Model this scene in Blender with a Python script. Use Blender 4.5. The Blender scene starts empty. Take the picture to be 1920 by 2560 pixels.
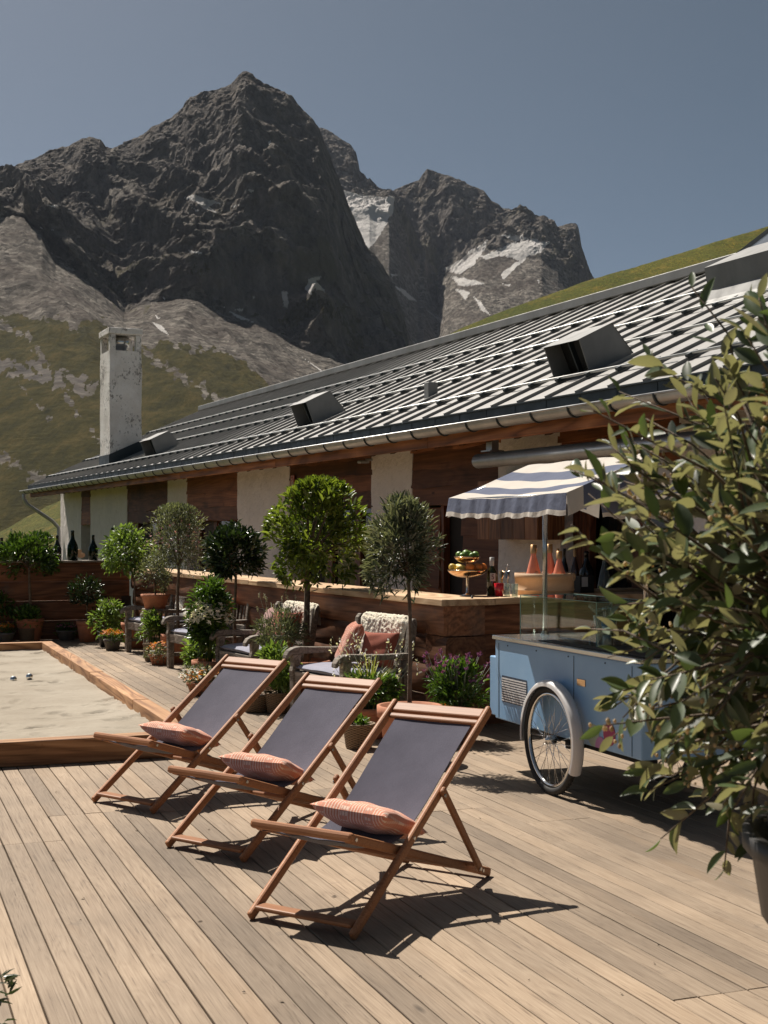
import bpy, math, random
import numpy as np
from mathutils import Vector, Matrix
rnd = random.Random(11); RS = np.random.RandomState(11)
scene = bpy.context.scene; COL = scene.collection
R = math.radians; PI = math.pi
# ---- measured camera: focal length and horizon of a 1920x2560 picture, eye height
F, UC, VH, H = 3400.0, 960.0, 1327.0, 1.65
def G(u, v, z=0.0):
    k = (H - z) / (v - VH); return ((u - UC) * k, F * k)
def PX(u, Y): return ((u - UC) / F * Y, Y)
def ZV(v, Y): return H - (v - VH) / F * Y
# ---- building frame: x inward from the bar front, y along the building away from the viewer
BC = Vector((.478, 11.28, 0)); BA = R(24.58)
def B(x, y, z=0.0):
    return Vector((BC.x + x * math.cos(BA) - y * math.sin(BA), BC.y + x * math.sin(BA) + y * math.cos(BA), z))
def BL(P):
    dx, dy = P[0] - BC.x, P[1] - BC.y
    return (dx * math.cos(BA) + dy * math.sin(BA), -dx * math.sin(BA) + dy * math.cos(BA))
DA = R(20.9)   # direction of the deck boards

# ------------------------------------------------------------------ objects
def link(o, parent=None):
    COL.objects.link(o)
    if parent: o.parent = parent
    return o
def tag(o, label=None, cat=None, group=None, kind=None):
    for k, v in (('label', label), ('category', cat), ('group', group), ('kind', kind)):
        if v: o[k] = v
    return o
def empty(name, loc=(0, 0, 0), rz=0.0, label=None, cat=None, group=None):
    o = bpy.data.objects.new(name, None); o.empty_display_size = .1
    o.location = loc; o.rotation_euler = (0, 0, rz)
    link(o); return tag(o, label, cat, group)
def copy_tree(o, parent=None):
    c = o.copy(); COL.objects.link(c); c.parent = parent
    for ch in list(o.children): copy_tree(ch, c)
    return c
def place(o, loc, rz=0.0, label=None, group=None):
    o.location = loc; o.rotation_euler = (0, 0, rz)
    if label: o['label'] = label
    if group: o['group'] = group
    return o

class MB:
    def __init__(s): s.v = []; s.f = []; s.sm = []; s.t = []; s.mi = []
    def add(s, vs, fs, smooth=False, tint=.5, mi=0):
        n = len(s.v); s.v += [tuple(p) for p in vs]; s.f += [tuple(i + n for i in f) for f in fs]
        s.sm += [smooth] * len(fs); s.mi += [mi] * len(fs); s.t += [tint] * len(vs)
        return s
    def box(s, c, d, M=None, tint=.5, mi=0):
        x, y, z = d[0] / 2, d[1] / 2, d[2] / 2
        P = [Vector((i * x, j * y, k * z)) for k in (-1, 1) for j in (-1, 1) for i in (-1, 1)]
        if M is not None: P = [M @ p for p in P]
        c = Vector(c)
        return s.add([p + c for p in P], [(0, 2, 3, 1), (4, 5, 7, 6), (0, 1, 5, 4), (2, 6, 7, 3), (0, 4, 6, 2), (1, 3, 7, 5)], False, tint, mi)
    def box2(s, a, b, tint=.5, mi=0):
        return s.box([(a[i] + b[i]) / 2 for i in range(3)], [abs(b[i] - a[i]) for i in range(3)], None, tint, mi)
    def bar(s, p, q, w, h, up=(0, 0, 1), tint=.5, mi=0):     # w across, h along up
        p, q = Vector(p), Vector(q); d = (q - p); L = d.length; d.normalize(); up = Vector(up)
        sd = d.cross(up).normalized(); u2 = sd.cross(d).normalized()
        M = Matrix((sd, d, u2)).transposed()
        return s.box((p + q) / 2, (w, L, h), M, tint, mi)
    def tube(s, pts, r, n=8, tint=.5, caps=True, mi=0):
        pts = [Vector(p) for p in pts]; m = len(pts)
        rs = r if isinstance(r, (list, tuple)) else [r] * m
        vs = []; ref = None
        for i, p in enumerate(pts):
            d = (pts[min(i + 1, m - 1)] - pts[max(i - 1, 0)]).normalized()
            if ref is None:
                ref = d.orthogonal().normalized()
            ref = (ref - d * ref.dot(d)).normalized(); b = d.cross(ref)
            for k in range(n):
                a = 2 * PI * k / n; vs.append(p + (ref * math.cos(a) + b * math.sin(a)) * rs[i])
        fs = [(i * n + k, i * n + (k + 1) % n, (i + 1) * n + (k + 1) % n, (i + 1) * n + k) for i in range(m - 1) for k in range(n)]
        s.add(vs, fs, True, tint, mi)
        if caps:
            b0 = len(s.v) - len(vs)
            s.f += [tuple(b0 + k for k in range(n))[::-1], tuple(b0 + (m - 1) * n + k for k in range(n))]; s.sm += [False] * 2; s.mi += [mi] * 2
        return s
    def lathe(s, prof, n=20, c=(0, 0, 0), tint=.5, smooth=True, mi=0):   # prof [(r,z)] bottom to top, outside
        vs = []; fs = []; m = len(prof)
        for r, z in prof:
            for k in range(n):
                a = 2 * PI * k / n; vs.append((c[0] + max(r, 1e-4) * math.cos(a), c[1] + max(r, 1e-4) * math.sin(a), c[2] + z))
        for i in range(m - 1):
            for k in range(n): fs.append((i * n + k, i * n + (k + 1) % n, (i + 1) * n + (k + 1) % n, (i + 1) * n + k))
        return s.add(vs, fs, smooth, tint, mi)
    def disc(s, c, r, n=20, nz=1, tint=.5, mi=0):
        vs = [(c[0] + r * math.cos(2 * PI * k / n), c[1] + r * math.sin(2 * PI * k / n), c[2]) for k in range(n)]
        return s.add(vs, [tuple(range(n)) if nz > 0 else tuple(range(n))[::-1]], False, tint, mi)
    def prism(s, poly, fn, d0, d1, tint=.5, mi=0):   # poly 2D ccw, fn(a,b,depth)->3D
        n = len(poly); vs = [fn(a, b, d0) for a, b in poly] + [fn(a, b, d1) for a, b in poly]
        fs = [tuple(range(n))[::-1], tuple(range(n, 2 * n))] + [(i, (i + 1) % n, n + (i + 1) % n, n + i) for i in range(n)]
        return s.add(vs, fs, False, tint, mi)
    def grid(s, nu, nv, fn, smooth=True, tint=.5, mi=0):
        vs = [fn(i / (nu - 1), j / (nv - 1)) for j in range(nv) for i in range(nu)]
        fs = [(j * nu + i, j * nu + i + 1, (j + 1) * nu + i + 1, (j + 1) * nu + i) for j in range(nv - 1) for i in range(nu - 1)]
        return s.add(vs, fs, smooth, tint, mi)
    def ball(s, c, r, n=12, sc=(1, 1, 1), tint=.5, mi=0):
        m = n // 2 + 1; vs = []; fs = []
        for j in range(m):
            t = PI * j / (m - 1)
            for k in range(n):
                a = 2 * PI * k / n
                vs.append((c[0] + r * sc[0] * max(math.sin(t), 1e-3) * math.cos(a), c[1] + r * sc[1] * max(math.sin(t), 1e-3) * math.sin(a), c[2] - r * sc[2] * math.cos(t)))
        for j in range(m - 1):
            for k in range(n): fs.append((j * n + k, j * n + (k + 1) % n, (j + 1) * n + (k + 1) % n, (j + 1) * n + k))
        return s.add(vs, fs, True, tint, mi)
    def torus(s, c, R0, r, ax, n=40, m=8, a0=0, a1=2 * PI, sq=(1, 1), tint=.5, mi=0):   # ax 'x': ring in the yz plane
        full = abs(a1 - a0 - 2 * PI) < 1e-6; nn = n if full else n + 1; vs = []; fs = []
        for i in range(nn):
            a = a0 + (a1 - a0) * i / n
            for k in range(m):
                b = 2 * PI * k / m; rr = R0 + r * sq[0] * math.cos(b); w = r * sq[1] * math.sin(b)
                vs.append((c[0] + w, c[1] + rr * math.cos(a), c[2] + rr * math.sin(a)))
        for i in range(n):
            j = (i + 1) % nn
            for k in range(m): fs.append((i * m + k, i * m + (k + 1) % m, j * m + (k + 1) % m, j * m + k))
        return s.add(vs, fs, True, tint, mi)
    def build(s, name, mat, parent=None, bevel=0.0, seg=1, loc=None, rz=None):
        me = bpy.data.meshes.new(name); me.from_pydata(s.v, [], s.f)
        for m in (mat if isinstance(mat, (list, tuple)) else [mat]): me.materials.append(m)
        me.polygons.foreach_set('use_smooth', s.sm); me.polygons.foreach_set('material_index', s.mi)
        at = me.attributes.new('tint', 'FLOAT', 'POINT'); at.data.foreach_set('value', s.t)
        me.update(); o = bpy.data.objects.new(name, me); link(o, parent)
        if bevel:
            b = o.modifiers.new('b', 'BEVEL'); b.width = bevel; b.segments = seg; b.limit_method = 'ANGLE'; b.angle_limit = R(40)
        if loc is not None: o.location = loc
        if rz is not None: o.rotation_euler = (0, 0, rz)
        return o

def npmesh(name, V, Fq, mat, parent=None, attrs=None, smooth=False):
    """V (n,3) array, Fq (m,k) int array of k-gons"""
    me = bpy.data.meshes.new(name); n, (m, k) = len(V), Fq.shape
    me.vertices.add(n); me.vertices.foreach_set('co', np.ascontiguousarray(V, 'f').ravel())
    me.loops.add(m * k); me.loops.foreach_set('vertex_index', np.ascontiguousarray(Fq, 'i').ravel())
    me.polygons.add(m); me.polygons.foreach_set('loop_start', np.arange(0, m * k, k, dtype='i'))
    me.polygons.foreach_set('loop_total', np.full(m, k, 'i'))
    me.polygons.foreach_set('use_smooth', np.full(m, smooth, bool))
    for a, val in (attrs or {}).items():
        at = me.attributes.new(a, 'FLOAT', 'POINT'); at.data.foreach_set('value', np.ascontiguousarray(val, 'f'))
    me.materials.append(mat); me.update(calc_edges=True); me.validate()
    return link(bpy.data.objects.new(name, me), parent)

# ------------------------------------------------------------------ noise
PERM = np.concatenate([np.random.RandomState(3).permutation(256)] * 2)
GR = np.random.RandomState(5).normal(size=(256, 3)); GR /= np.linalg.norm(GR, axis=1)[:, None]
def perlin(x, y, z):
    xi, yi, zi = (np.floor(a).astype(int) for a in (x, y, z)); xf, yf, zf = x - xi, y - yi, z - zi
    xi &= 255; yi &= 255; zi &= 255
    fd = lambda t: t * t * t * (t * (t * 6 - 15) + 10)
    u, v, w = fd(xf), fd(yf), fd(zf)
    def g(i, j, k):
        h = GR[PERM[PERM[PERM[(xi + i) & 255] + ((yi + j) & 255)] + ((zi + k) & 255)]]
        return h[..., 0] * (xf - i) + h[..., 1] * (yf - j) + h[..., 2] * (zf - k)
    l = lambda a, b, t: a + (b - a) * t
    return l(l(l(g(0, 0, 0), g(1, 0, 0), u), l(g(0, 1, 0), g(1, 1, 0), u), v), l(l(g(0, 0, 1), g(1, 0, 1), u), l(g(0, 1, 1), g(1, 1, 1), u), v), w)
def fbm(x, y, z, o=5, g=.5):
    s = 0; a = 1
    for i in range(o): s = s + a * perlin(x, y, z); x, y, z = x * 2.03 + 7, y * 2.03 + 3, z * 2.03 + 1; a *= g
    return s
def ridged(x, y, z, o=6, g=.55):
    s = 0; a = 1; w = 1
    for i in range(o):
        n = 1 - np.abs(perlin(x, y, z)) * 2; n = np.clip(n, 0, 1) ** 2 * w; w = np.clip(n * 1.6, 0, 1)
        s = s + a * n; x, y, z = x * 2.07 + 5, y * 2.07 + 9, z * 2.07 + 2; a *= g
    return s
def facets(x, y, z, seed):
    """broken planar faces: every point takes the tilted plane of its nearest random seed"""
    xi, yi, zi = np.floor(x).astype(int), np.floor(y).astype(int), np.floor(z).astype(int); best = np.full(x.shape, 1e9); val = np.zeros(x.shape)
    tab = np.random.RandomState(int(seed * 10) + 1).rand(512, 6)
    for i in (-1, 0, 1):
        for j in (-1, 0, 1):
            for k in (-1, 0, 1):
                h = PERM[(PERM[(PERM[(xi + i) & 255] + yi + j) & 255] + zi + k) & 255]; t = tab[h]
                dx, dy, dz = x - xi - i - t[..., 0], y - yi - j - t[..., 1], z - zi - k - t[..., 2]; dd = dx * dx + dy * dy + dz * dz; m = dd < best
                best = np.where(m, dd, best); val = np.where(m, (t[..., 3] - .5) * dx * 2 + (t[..., 4] - .5) * dz * 2 + (t[..., 5] - .5) * .5, val)
    return val
def inpoly(x, y, poly):
    r = np.zeros(x.shape, bool); j = len(poly) - 1
    for i in range(len(poly)):
        xi, yi = poly[i]; xj, yj = poly[j]
        if yi != yj: r ^= ((yi > y) != (yj > y)) & (x < (xj - xi) * (y - yi) / (yj - yi) + xi)
        j = i
    return r

# ------------------------------------------------------------------ materials
class NT:
    def __init__(s, name, rough=.6, spec=.5, metal=0.0):
        s.m = bpy.data.materials.new(name); s.m.use_nodes = True; s.nt = s.m.node_tree
        s.b = s.nt.nodes['Principled BSDF']; s.out = s.nt.nodes['Material Output']
        s.set(s.b, Roughness=rough, Metallic=metal); s.b.inputs['Specular IOR Level'].default_value = spec
    def set(s, n, **kw):
        for k, v in kw.items():
            i = n.inputs[k.replace('_', ' ')] if not k.startswith('i') or not k[1:].isdigit() else n.inputs[int(k[1:])]
            if isinstance(v, bpy.types.NodeSocket): s.nt.links.new(v, i)
            else:
                if isinstance(v, tuple) and len(v) == 3 and i.type == 'RGBA': v = v + (1,)
                i.default_value = v
        return n
    def n(s, t, props=None, **kw):
        n = s.nt.nodes.new('ShaderNode' + t)
        for k, v in (props or {}).items(): setattr(n, k, v)
        return s.set(n, **kw)
    def obj(s): return s.n('TexCoord').outputs['Object']
    def map(s, vec, scale=(1, 1, 1), rot=(0, 0, 0), loc=(0, 0, 0)): return s.n('Mapping', Vector=vec, Scale=scale, Rotation=rot, Location=loc).outputs[0]
    def noise(s, vec, scale, det=4, rough=.55, dist=0.0): return s.n('TexNoise', Vector=vec, Scale=scale, Detail=det, Roughness=rough, Distortion=dist).outputs['Fac']
    def ramp(s, fac, *stops, interp='LINEAR'):
        n = s.n('ValToRGB', Fac=fac); cr = n.color_ramp; cr.interpolation = interp
        while len(cr.elements) < len(stops): cr.elements.new(.5)
        for e, (p, c) in zip(cr.elements, stops):
            e.position = p; e.color = (tuple(c) + (1,))[:4] if isinstance(c, (tuple, list)) else (c, c, c, 1)
        return n.outputs[0]
    def mix(s, fac, a, b, mode='MIX'):
        n = s.n('Mix', {'data_type': 'RGBA', 'blend_type': mode}); s.set(n, i0=fac, i6=a, i7=b); return n.outputs[2]
    def math(s, op, a, b=0.0, c=0.0): return s.n('Math', {'operation': op}, i0=a, i1=b, i2=c).outputs[0]
    def attr(s, name): return s.n('Attribute', {'attribute_name': name}).outputs['Fac']
    def bump(s, h, strength=.3, dist=.01, normal=None):
        n = s.n('Bump', Height=h, Strength=strength, Distance=dist)
        if normal: s.set(n, Normal=normal)
        s.set(s.b, Normal=n.outputs[0]); return n.outputs[0]
    def color(s, c): s.set(s.b, Base_Color=c); return s
    def sep(s, vec): return s.n('SeparateXYZ', Vector=vec).outputs

def plain(name, c, rough=.6, metal=0.0, spec=.5, var=.12, scale=8.0, bump=0.0, bscale=60.0):
    t = NT(name, rough, spec, metal); o = t.obj()
    lo = tuple(x * (1 - var) for x in c); hi = tuple(min(1, x * (1 + var)) for x in c)
    t.color(t.mix(t.ramp(t.noise(o, scale), (.3, 0.0), (.7, 1.0)), lo, hi))
    if bump: t.bump(t.noise(o, bscale, 5), bump, .01)
    return t.m
AX = {'x': (.12, 1, 1), 'y': (1, .12, 1), 'z': (1, 1, .12)}
def wood(name, dark, mid, light, axis='y', scale=9.0, rough=.6, bump=.35, knots=False, stain=None, tintamt=.5, rw=.8, nr=9.0):
    t = NT(name, rough, .35); o = t.obj(); tn = t.attr('tint')
    off = t.n('CombineXYZ', X=t.math('MULTIPLY', tn, 37.0), Y=t.math('MULTIPLY', tn, 91.0), Z=t.math('MULTIPLY', tn, 53.0)).outputs[0]
    o = t.n('VectorMath', {'operation': 'ADD'}, i0=o, i1=off).outputs[0]
    g = t.map(o, AX[axis])
    warp = t.noise(g, scale * .6, 3, .5, .6)
    fine = t.noise(t.map(o, tuple((.025 if a < 1 else 1) for a in AX[axis])), scale * 14, 4, .6)
    ring = t.math('FRACT', t.math('MULTIPLY', warp, nr))
    ring = t.math('ABSOLUTE', t.math('SUBTRACT', ring, .5))
    grain = t.math('ADD', t.math('MULTIPLY', fine, .6), t.math('MULTIPLY', ring, rw)); grain = t.math('ADD', grain, (.8 - rw) * .22)
    c = t.ramp(grain, (.22, dark), (.48, mid), (.75, light))
    big = t.noise(o, 1.7, 3)
    c = t.mix(1.0, c, t.ramp(big, (.25, .72), (.75, 1.2)), 'MULTIPLY')
    tv = t.ramp(tn, (0, 1 - tintamt), (1, 1 + tintamt * .55)); c = t.mix(1.0, c, tv, 'MULTIPLY')
    if stain:
        m = t.ramp(t.noise(o, stain[1], 4, .6), (stain[2], 0.0), (stain[2] + .16, 1.0)); c = t.mix(m, c, stain[0])
    if knots:
        v = t.n('TexVoronoi', {'feature': 'F1'}, Vector=t.map(o, tuple(.35 if a < 1 else 1 for a in AX[axis])), Scale=4.2).outputs['Distance']
        c = t.mix(t.ramp(v, (.03, .85), (.085, 0.0)), c, tuple(x * .45 for x in dark))
    t.color(c); t.bump(grain, bump, .004)
    return t.m

def leaf(name, dark, light, rough=.38, trans=.35, under=None, spec=.5):
    t = NT(name, rough, spec); tn = t.attr('tint')
    c = t.ramp(tn, (0, dark), (.6, light), (1, tuple(min(1, x * 1.25) for x in light)))
    if under:
        gi = t.n('NewGeometry').outputs['Backfacing']; c = t.mix(gi, c, under)
    t.color(c)
    tr = t.n('BsdfTranslucent', Color=t.mix(1.0, c, (1.5, 1.5, .7), 'MULTIPLY'))
    mx = t.n('MixShader', i0=trans, i1=t.b.outputs[0], i2=tr.outputs[0]); t.nt.links.new(mx.outputs[0], t.out.inputs[0])
    return t.m

M = {}
# deck boards: weathered larch
def m_deck():
    t = NT('deck_wood', .72, .3); o = t.obj(); tn = t.attr('tint')
    off = t.n('CombineXYZ', X=t.math('MULTIPLY', tn, 71.0), Y=t.math('MULTIPLY', tn, 133.0)).outputs[0]
    oo = t.n('VectorMath', {'operation': 'ADD'}, i0=o, i1=off).outputs[0]
    warp = t.noise(t.map(oo, (1, .09, 1)), 8.0, 3, .5, .8)
    ring = t.math('ABSOLUTE', t.math('SUBTRACT', t.math('FRACT', t.math('MULTIPLY', warp, 13.0)), .5))
    fine = t.noise(t.map(oo, (1, .02, 1)), 150.0, 4, .65)
    grain = t.math('ADD', t.math('MULTIPLY', fine, .85), t.math('MULTIPLY', ring, .22))
    c = t.ramp(grain, (.22, (.095, .07, .052)), (.40, (.26, .203, .150)), (.74, (.37, .302, .232)))
    c = t.mix(1.0, c, t.ramp(tn, (0, (.62, .61, .60)), (.5, (1, .97, .93)), (1, (1.26, 1.2, 1.12))), 'MULTIPLY')
    c = t.mix(1.0, c, t.ramp(t.noise(o, .55, 4, .6), (.3, (.66, .65, .645)), (.62, (1.12, 1.1, 1.08))), 'MULTIPLY')
    c = t.mix(t.ramp(t.noise(t.map(oo, (1, .3, 1)), 2.2, 4, .6), (.56, 0.0), (.75, .55)), c, (.27, .185, .115))
    c = t.mix(t.ramp(t.noise(o, 3.5, 6, .7), (.62, 0.0), (.72, .5)), c, (.12, .095, .075))
    v = t.n('TexVoronoi', Vector=t.map(oo, (1, .3, 1)), Scale=2.6).outputs['Distance']
    c = t.mix(t.ramp(v, (.016, .9), (.05, 0.0)), c, (.05, .036, .026))
    v2 = t.n('TexVoronoi', Vector=t.map(oo, (.25, 1.4, 1), (0, 0, .2)), Scale=3.1).outputs['Distance']
    c = t.mix(t.ramp(v2, (.012, .7), (.03, 0.0)), c, (.06, .045, .035))
    t.color(c); t.bump(grain, .5, .004)
    return t.m
M['deck'] = m_deck()
M['timber'] = wood('border_timber', (.17, .075, .03), (.40, .205, .095), (.53, .30, .15), 'y', 5, .7, .3, True, ((.12, .05, .02), 7.0, .66), .35)
M['teak'] = wood('oiled_teak', (.15, .05, .018), (.36, .155, .068), (.52, .265, .13), 'y', 14, .55, .12, False, None, .2, .12)
M['counter'] = wood('bar_top_wood', (.36, .21, .11), (.60, .40, .235), (.73, .53, .33), 'y', 5, .6, .25, True, None, .25)
M['log'] = wood('larch_log', (.05, .02, .010), (.21, .088, .042), (.38, .175, .085), 'y', 3.2, .62, .55, True, ((.10, .085, .07), 1.4, .60), .45, .42, 14.0)
M['log_x'] = wood('larch_log_cross', (.045, .018, .010), (.18, .073, .035), (.34, .15, .072), 'x', 3.2, .62, .55, True, ((.10, .085, .07), 1.4, .60), .45, .42, 14.0)
M['counter_x'] = wood('bar_top_cross', (.36, .21, .11), (.60, .40, .235), (.73, .53, .33), 'x', 5, .6, .25, True, None, .25)
M['clad'] = wood('larch_cladding', (.065, .023, .010), (.25, .092, .038), (.42, .17, .073), 'y', 3.0, .65, .5, True, ((.045, .02, .011), 1.1, .56), .6, .3, 14.0)
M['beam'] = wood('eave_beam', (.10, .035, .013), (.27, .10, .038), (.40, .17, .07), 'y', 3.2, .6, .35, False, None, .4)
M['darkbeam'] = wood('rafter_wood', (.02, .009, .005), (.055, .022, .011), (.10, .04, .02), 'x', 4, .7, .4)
M['frame'] = wood('window_wood', (.06, .018, .007), (.16, .05, .019), (.24, .085, .034), 'z', 7, .5, .2)
M['greywood'] = wood('weathered_teak', (.11, .09, .072), (.25, .21, .172), (.36, .31, .26), 'y', 11, .75, .35, False, None, .3)
M['steamer'] = wood('bent_pine', (.58, .37, .21), (.68, .45, .27), (.74, .52, .33), 'x', 22, .55, .1, False, None, .1, .15)
M['cabinet'] = wood('cabinet_wood', (.10, .038, .015), (.22, .09, .037), (.32, .145, .062), 'z', 6, .55, .25)
M['bark'] = plain('bark', (.13, .095, .066), .85, var=.4, scale=30, bump=.6, bscale=90)
M['soil'] = plain('soil', (.055, .032, .022), .95, var=.5, scale=60, bump=.8, bscale=90)
M['terra'] = plain('terracotta', (.46, .185, .10), .8, var=.2, scale=9, bump=.15)
M['potgrey'] = plain('grey_pot', (.13, .115, .10), .8, var=.25, scale=14, bump=.2)
M['potdark'] = plain('dark_pot', (.02, .018, .017), .5, var=.25, scale=6, bump=.1)
M['tin'] = plain('zinc_bucket', (.3, .31, .32), .4, .8, var=.2, scale=12)
def m_wicker():
    t = NT('wicker', .7, .3); s = t.sep(t.obj())
    ang = t.math('ARCTAN2', s[1], s[0]); a = t.math('MULTIPLY', ang, 14.0); z = t.math('MULTIPLY', s[2], 330.0)
    w = t.math('MULTIPLY', t.math('SINE', a), t.math('SINE', z)); w2 = t.math('ADD', t.math('MULTIPLY', w, .5), .5)
    t.color(t.ramp(w2, (0, (.07, .045, .028)), (.5, (.22, .155, .10)), (1, (.34, .25, .17)))); t.bump(w2, .8, .01); return t.m
M['wicker'] = m_wicker()
def m_plaster(name, c, stain=.5):
    t = NT(name, .9, .2); o = t.obj()
    n1 = t.noise(o, 1.6, 5, .6); n2 = t.noise(o, 9.0, 6, .65)
    col = t.mix(t.ramp(n1, (.35, 0.0), (.7, 1.0)), c, tuple(x * .86 for x in c))
    col = t.mix(t.ramp(n2, (.56, 0.0), (.72, stain)), col, (.38, .33, .28))
    t.color(col); t.bump(t.math('ADD', t.math('MULTIPLY', t.noise(o, 5.0, 6, .6), 1.0), t.math('MULTIPLY', t.noise(o, 28.0, 4, .6), .35)), .75, .05); return t.m
M['plaster'] = m_plaster('lime_plaster', (.87, .795, .745), .35)
def m_chim():
    t = NT('chimney_plaster', .9, .2); o = t.obj()
    c = t.mix(t.ramp(t.noise(o, 2.0, 4), (.4, 0.0), (.6, 1.0)), (.89, .85, .81), (.78, .73, .68))
    z = t.sep(o)[2]
    sp = t.ramp(t.math('MULTIPLY', t.noise(t.map(o, (1, 1, .7)), 16.0, 6, .75), t.ramp(t.noise(o, 1.6, 3), (.35, .74), (.65, 1.12))), (.54, 0.0), (.59, .75))
    c = t.mix(sp, c, t.ramp(t.noise(o, 30, 2), (.4, (.10, .085, .075)), (.7, (.30, .26, .225))))
    t.color(c); t.bump(t.noise(o, 14.0, 6, .65), .8, .04); return t.m
M['chimney'] = m_chim()
def m_metal(name, c, rough=.42, metal=.75, var=.2):
    t = NT(name, rough, .5, metal); o = t.obj(); n = t.noise(t.map(o, (1, 1, .4)), 2.3, 6, .65)
    t.color(t.mix(t.ramp(n, (.3, 0.0), (.7, 1.0)), tuple(x * (1 - var) for x in c), tuple(x * (1 + var) for x in c)))
    t.set(t.b, Roughness=t.ramp(t.noise(o, 6.0, 4), (.3, rough * .8), (.7, rough * 1.25))); return t.m
M['roof'] = m_metal('standing_seam_zinc', (.25, .243, .232), .55, .1, .12)
M['zinc'] = m_metal('zinc', (.21, .21, .205), .6, .2)
M['darkzinc'] = m_metal('dark_zinc', (.045, .055, .06), .5, .5)
M['steel'] = plain('stainless_steel', (.55, .54, .52), .22, 1.0, var=.05)
M['chrome'] = plain('chrome', (.75, .74, .72), .1, 1.0, var=.03)
M['galv'] = m_metal('galvanised_pipe', (.42, .42, .42), .4, .7)
M['rod'] = m_metal('aluminium_rod', (.6, .6, .58), .4, .6)
M['black'] = plain('black_void', (.006, .006, .006), .7, var=.1)
M['rubber'] = plain('tyre_rubber', (.022, .02, .019), .75, var=.3, scale=20, bump=.3)
M['dark'] = plain('dark_interior', (.025, .02, .017), .85)
M['whitepaint'] = plain('white_paint', (.66, .64, .63), .4, var=.04)
def m_blue():
    t = NT('blue_paint', .38, .5); o = t.obj()
    t.color(t.mix(t.ramp(t.noise(o, 3.0, 5, .6), (.35, 0.0), (.65, 1.0)), (.245, .43, .66), (.285, .475, .70))); return t.m
M['blue'] = m_blue()
M['slot'] = plain('vent_shadow', (.03, .045, .07), .6)
def fabric(name, a, b, sc=900.0, bump=.25):
    t = NT(name, .92, .15); s = t.sep(t.obj())
    w = t.math('MULTIPLY', t.math('SINE', t.math('MULTIPLY', s[0], sc)), t.math('SINE', t.math('MULTIPLY', s[1], sc)))
    o = t.obj(); n = t.noise(o, 6.0, 5, .6)
    c = t.mix(t.ramp(n, (.3, 0.0), (.7, 1.0)), a, b); t.color(c)
    t.set(t.b, Sheen_Weight=.25)
    t.bump(t.math('ADD', t.math('MULTIPLY', w, .2), t.noise(o, 9.0, 3)), bump, .01); return t.m
M['sling'] = fabric('slate_canvas', (.064, .061, .088), (.086, .082, .114))
M['cushion'] = fabric('grey_blue_canvas', (.29, .29, .36), (.34, .34, .41))
M['rust'] = fabric('rust_linen', (.28, .075, .045), (.36, .105, .065))
M['mauve'] = fabric('mauve_linen', (.30, .165, .15), (.36, .205, .185))
M['orange_linen'] = fabric('orange_linen', (.5, .16, .07), (.58, .2, .09))
def m_plaid(name, base, dark, light, f=46.0):
    t = NT(name, .95, .1); s = t.sep(t.obj())
    def band(x, fr):
        w = t.math('SINE', t.math('MULTIPLY', x, fr * 2 * PI)); return t.ramp(w, (.42, 0.0), (.58, 1.0))
    def broad(x, ph): return t.ramp(t.math('SINE', t.math('ADD', t.math('MULTIPLY', x, 2 * PI * 7.5), ph)), (.5, 0.0), (.62, 1.0))
    hx, hy = band(s[0], f), band(s[1], f); bx, by = broad(s[0], .4), broad(s[1], 1.1)
    c = t.mix(t.math('MULTIPLY', hx, .35), base, light); c = t.mix(t.math('MULTIPLY', hy, .3), c, dark)
    k = t.math('MULTIPLY', bx, hy); c = t.mix(t.math('MULTIPLY', k, .75), c, light)
    k2 = t.math('MULTIPLY', by, hx); c = t.mix(t.math('MULTIPLY', k2, .75), c, light)
    k3 = t.math('MULTIPLY', bx, by); c = t.mix(t.math('MULTIPLY', t.math('MULTIPLY', k3, hx), .7), c, dark)
    t.color(c); t.set(t.b, Sheen_Weight=.2); t.bump(t.math('ADD', hx, hy), .35, .002); return t.m
M['plaid'] = m_plaid('coral_plaid_wool', (.66, .285, .19), (.46, .17, .115), (.84, .68, .55), 62.0)
M['plaid2'] = m_plaid('rust_plaid_wool', (.45, .16, .10), (.20, .06, .06), (.72, .50, .40), 60.0)
def m_fleece():
    t = NT('sheep_fleece', .95, .1); o = t.obj(); n = t.noise(o, 38.0, 5, .6)
    t.color(t.ramp(n, (.28, (.60, .50, .35)), (.5, (.84, .76, .60)), (.8, (.90, .84, .70)))); t.set(t.b, Sheen_Weight=.5)
    t.bump(n, .9, .02); return t.m
M['fleece'] = m_fleece()
def m_awning():
    t = NT('striped_awning', .9, .15); s = t.attr('stripe')
    k = t.ramp(t.math('FRACT', s), (.0, 0.0), (.49, 0.0), (.51, 1.0), (1.0, 1.0)); o = t.obj(); n = t.noise(o, 14, 4)
    c = t.mix(k, t.mix(n, (.60, .55, .49), (.66, .61, .55)), t.mix(n, (.125, .14, .20), (.155, .175, .245)))
    t.color(c); t.bump(t.noise(o, 6.0, 4, .6), .35, .04)
    tr = t.n('BsdfTranslucent', Color=c); mx = t.n('MixShader', i0=.18, i1=t.b.outputs[0], i2=tr.outputs[0]); t.nt.links.new(mx.outputs[0], t.out.inputs[0]); return t.m
M['awning'] = m_awning()
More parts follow.
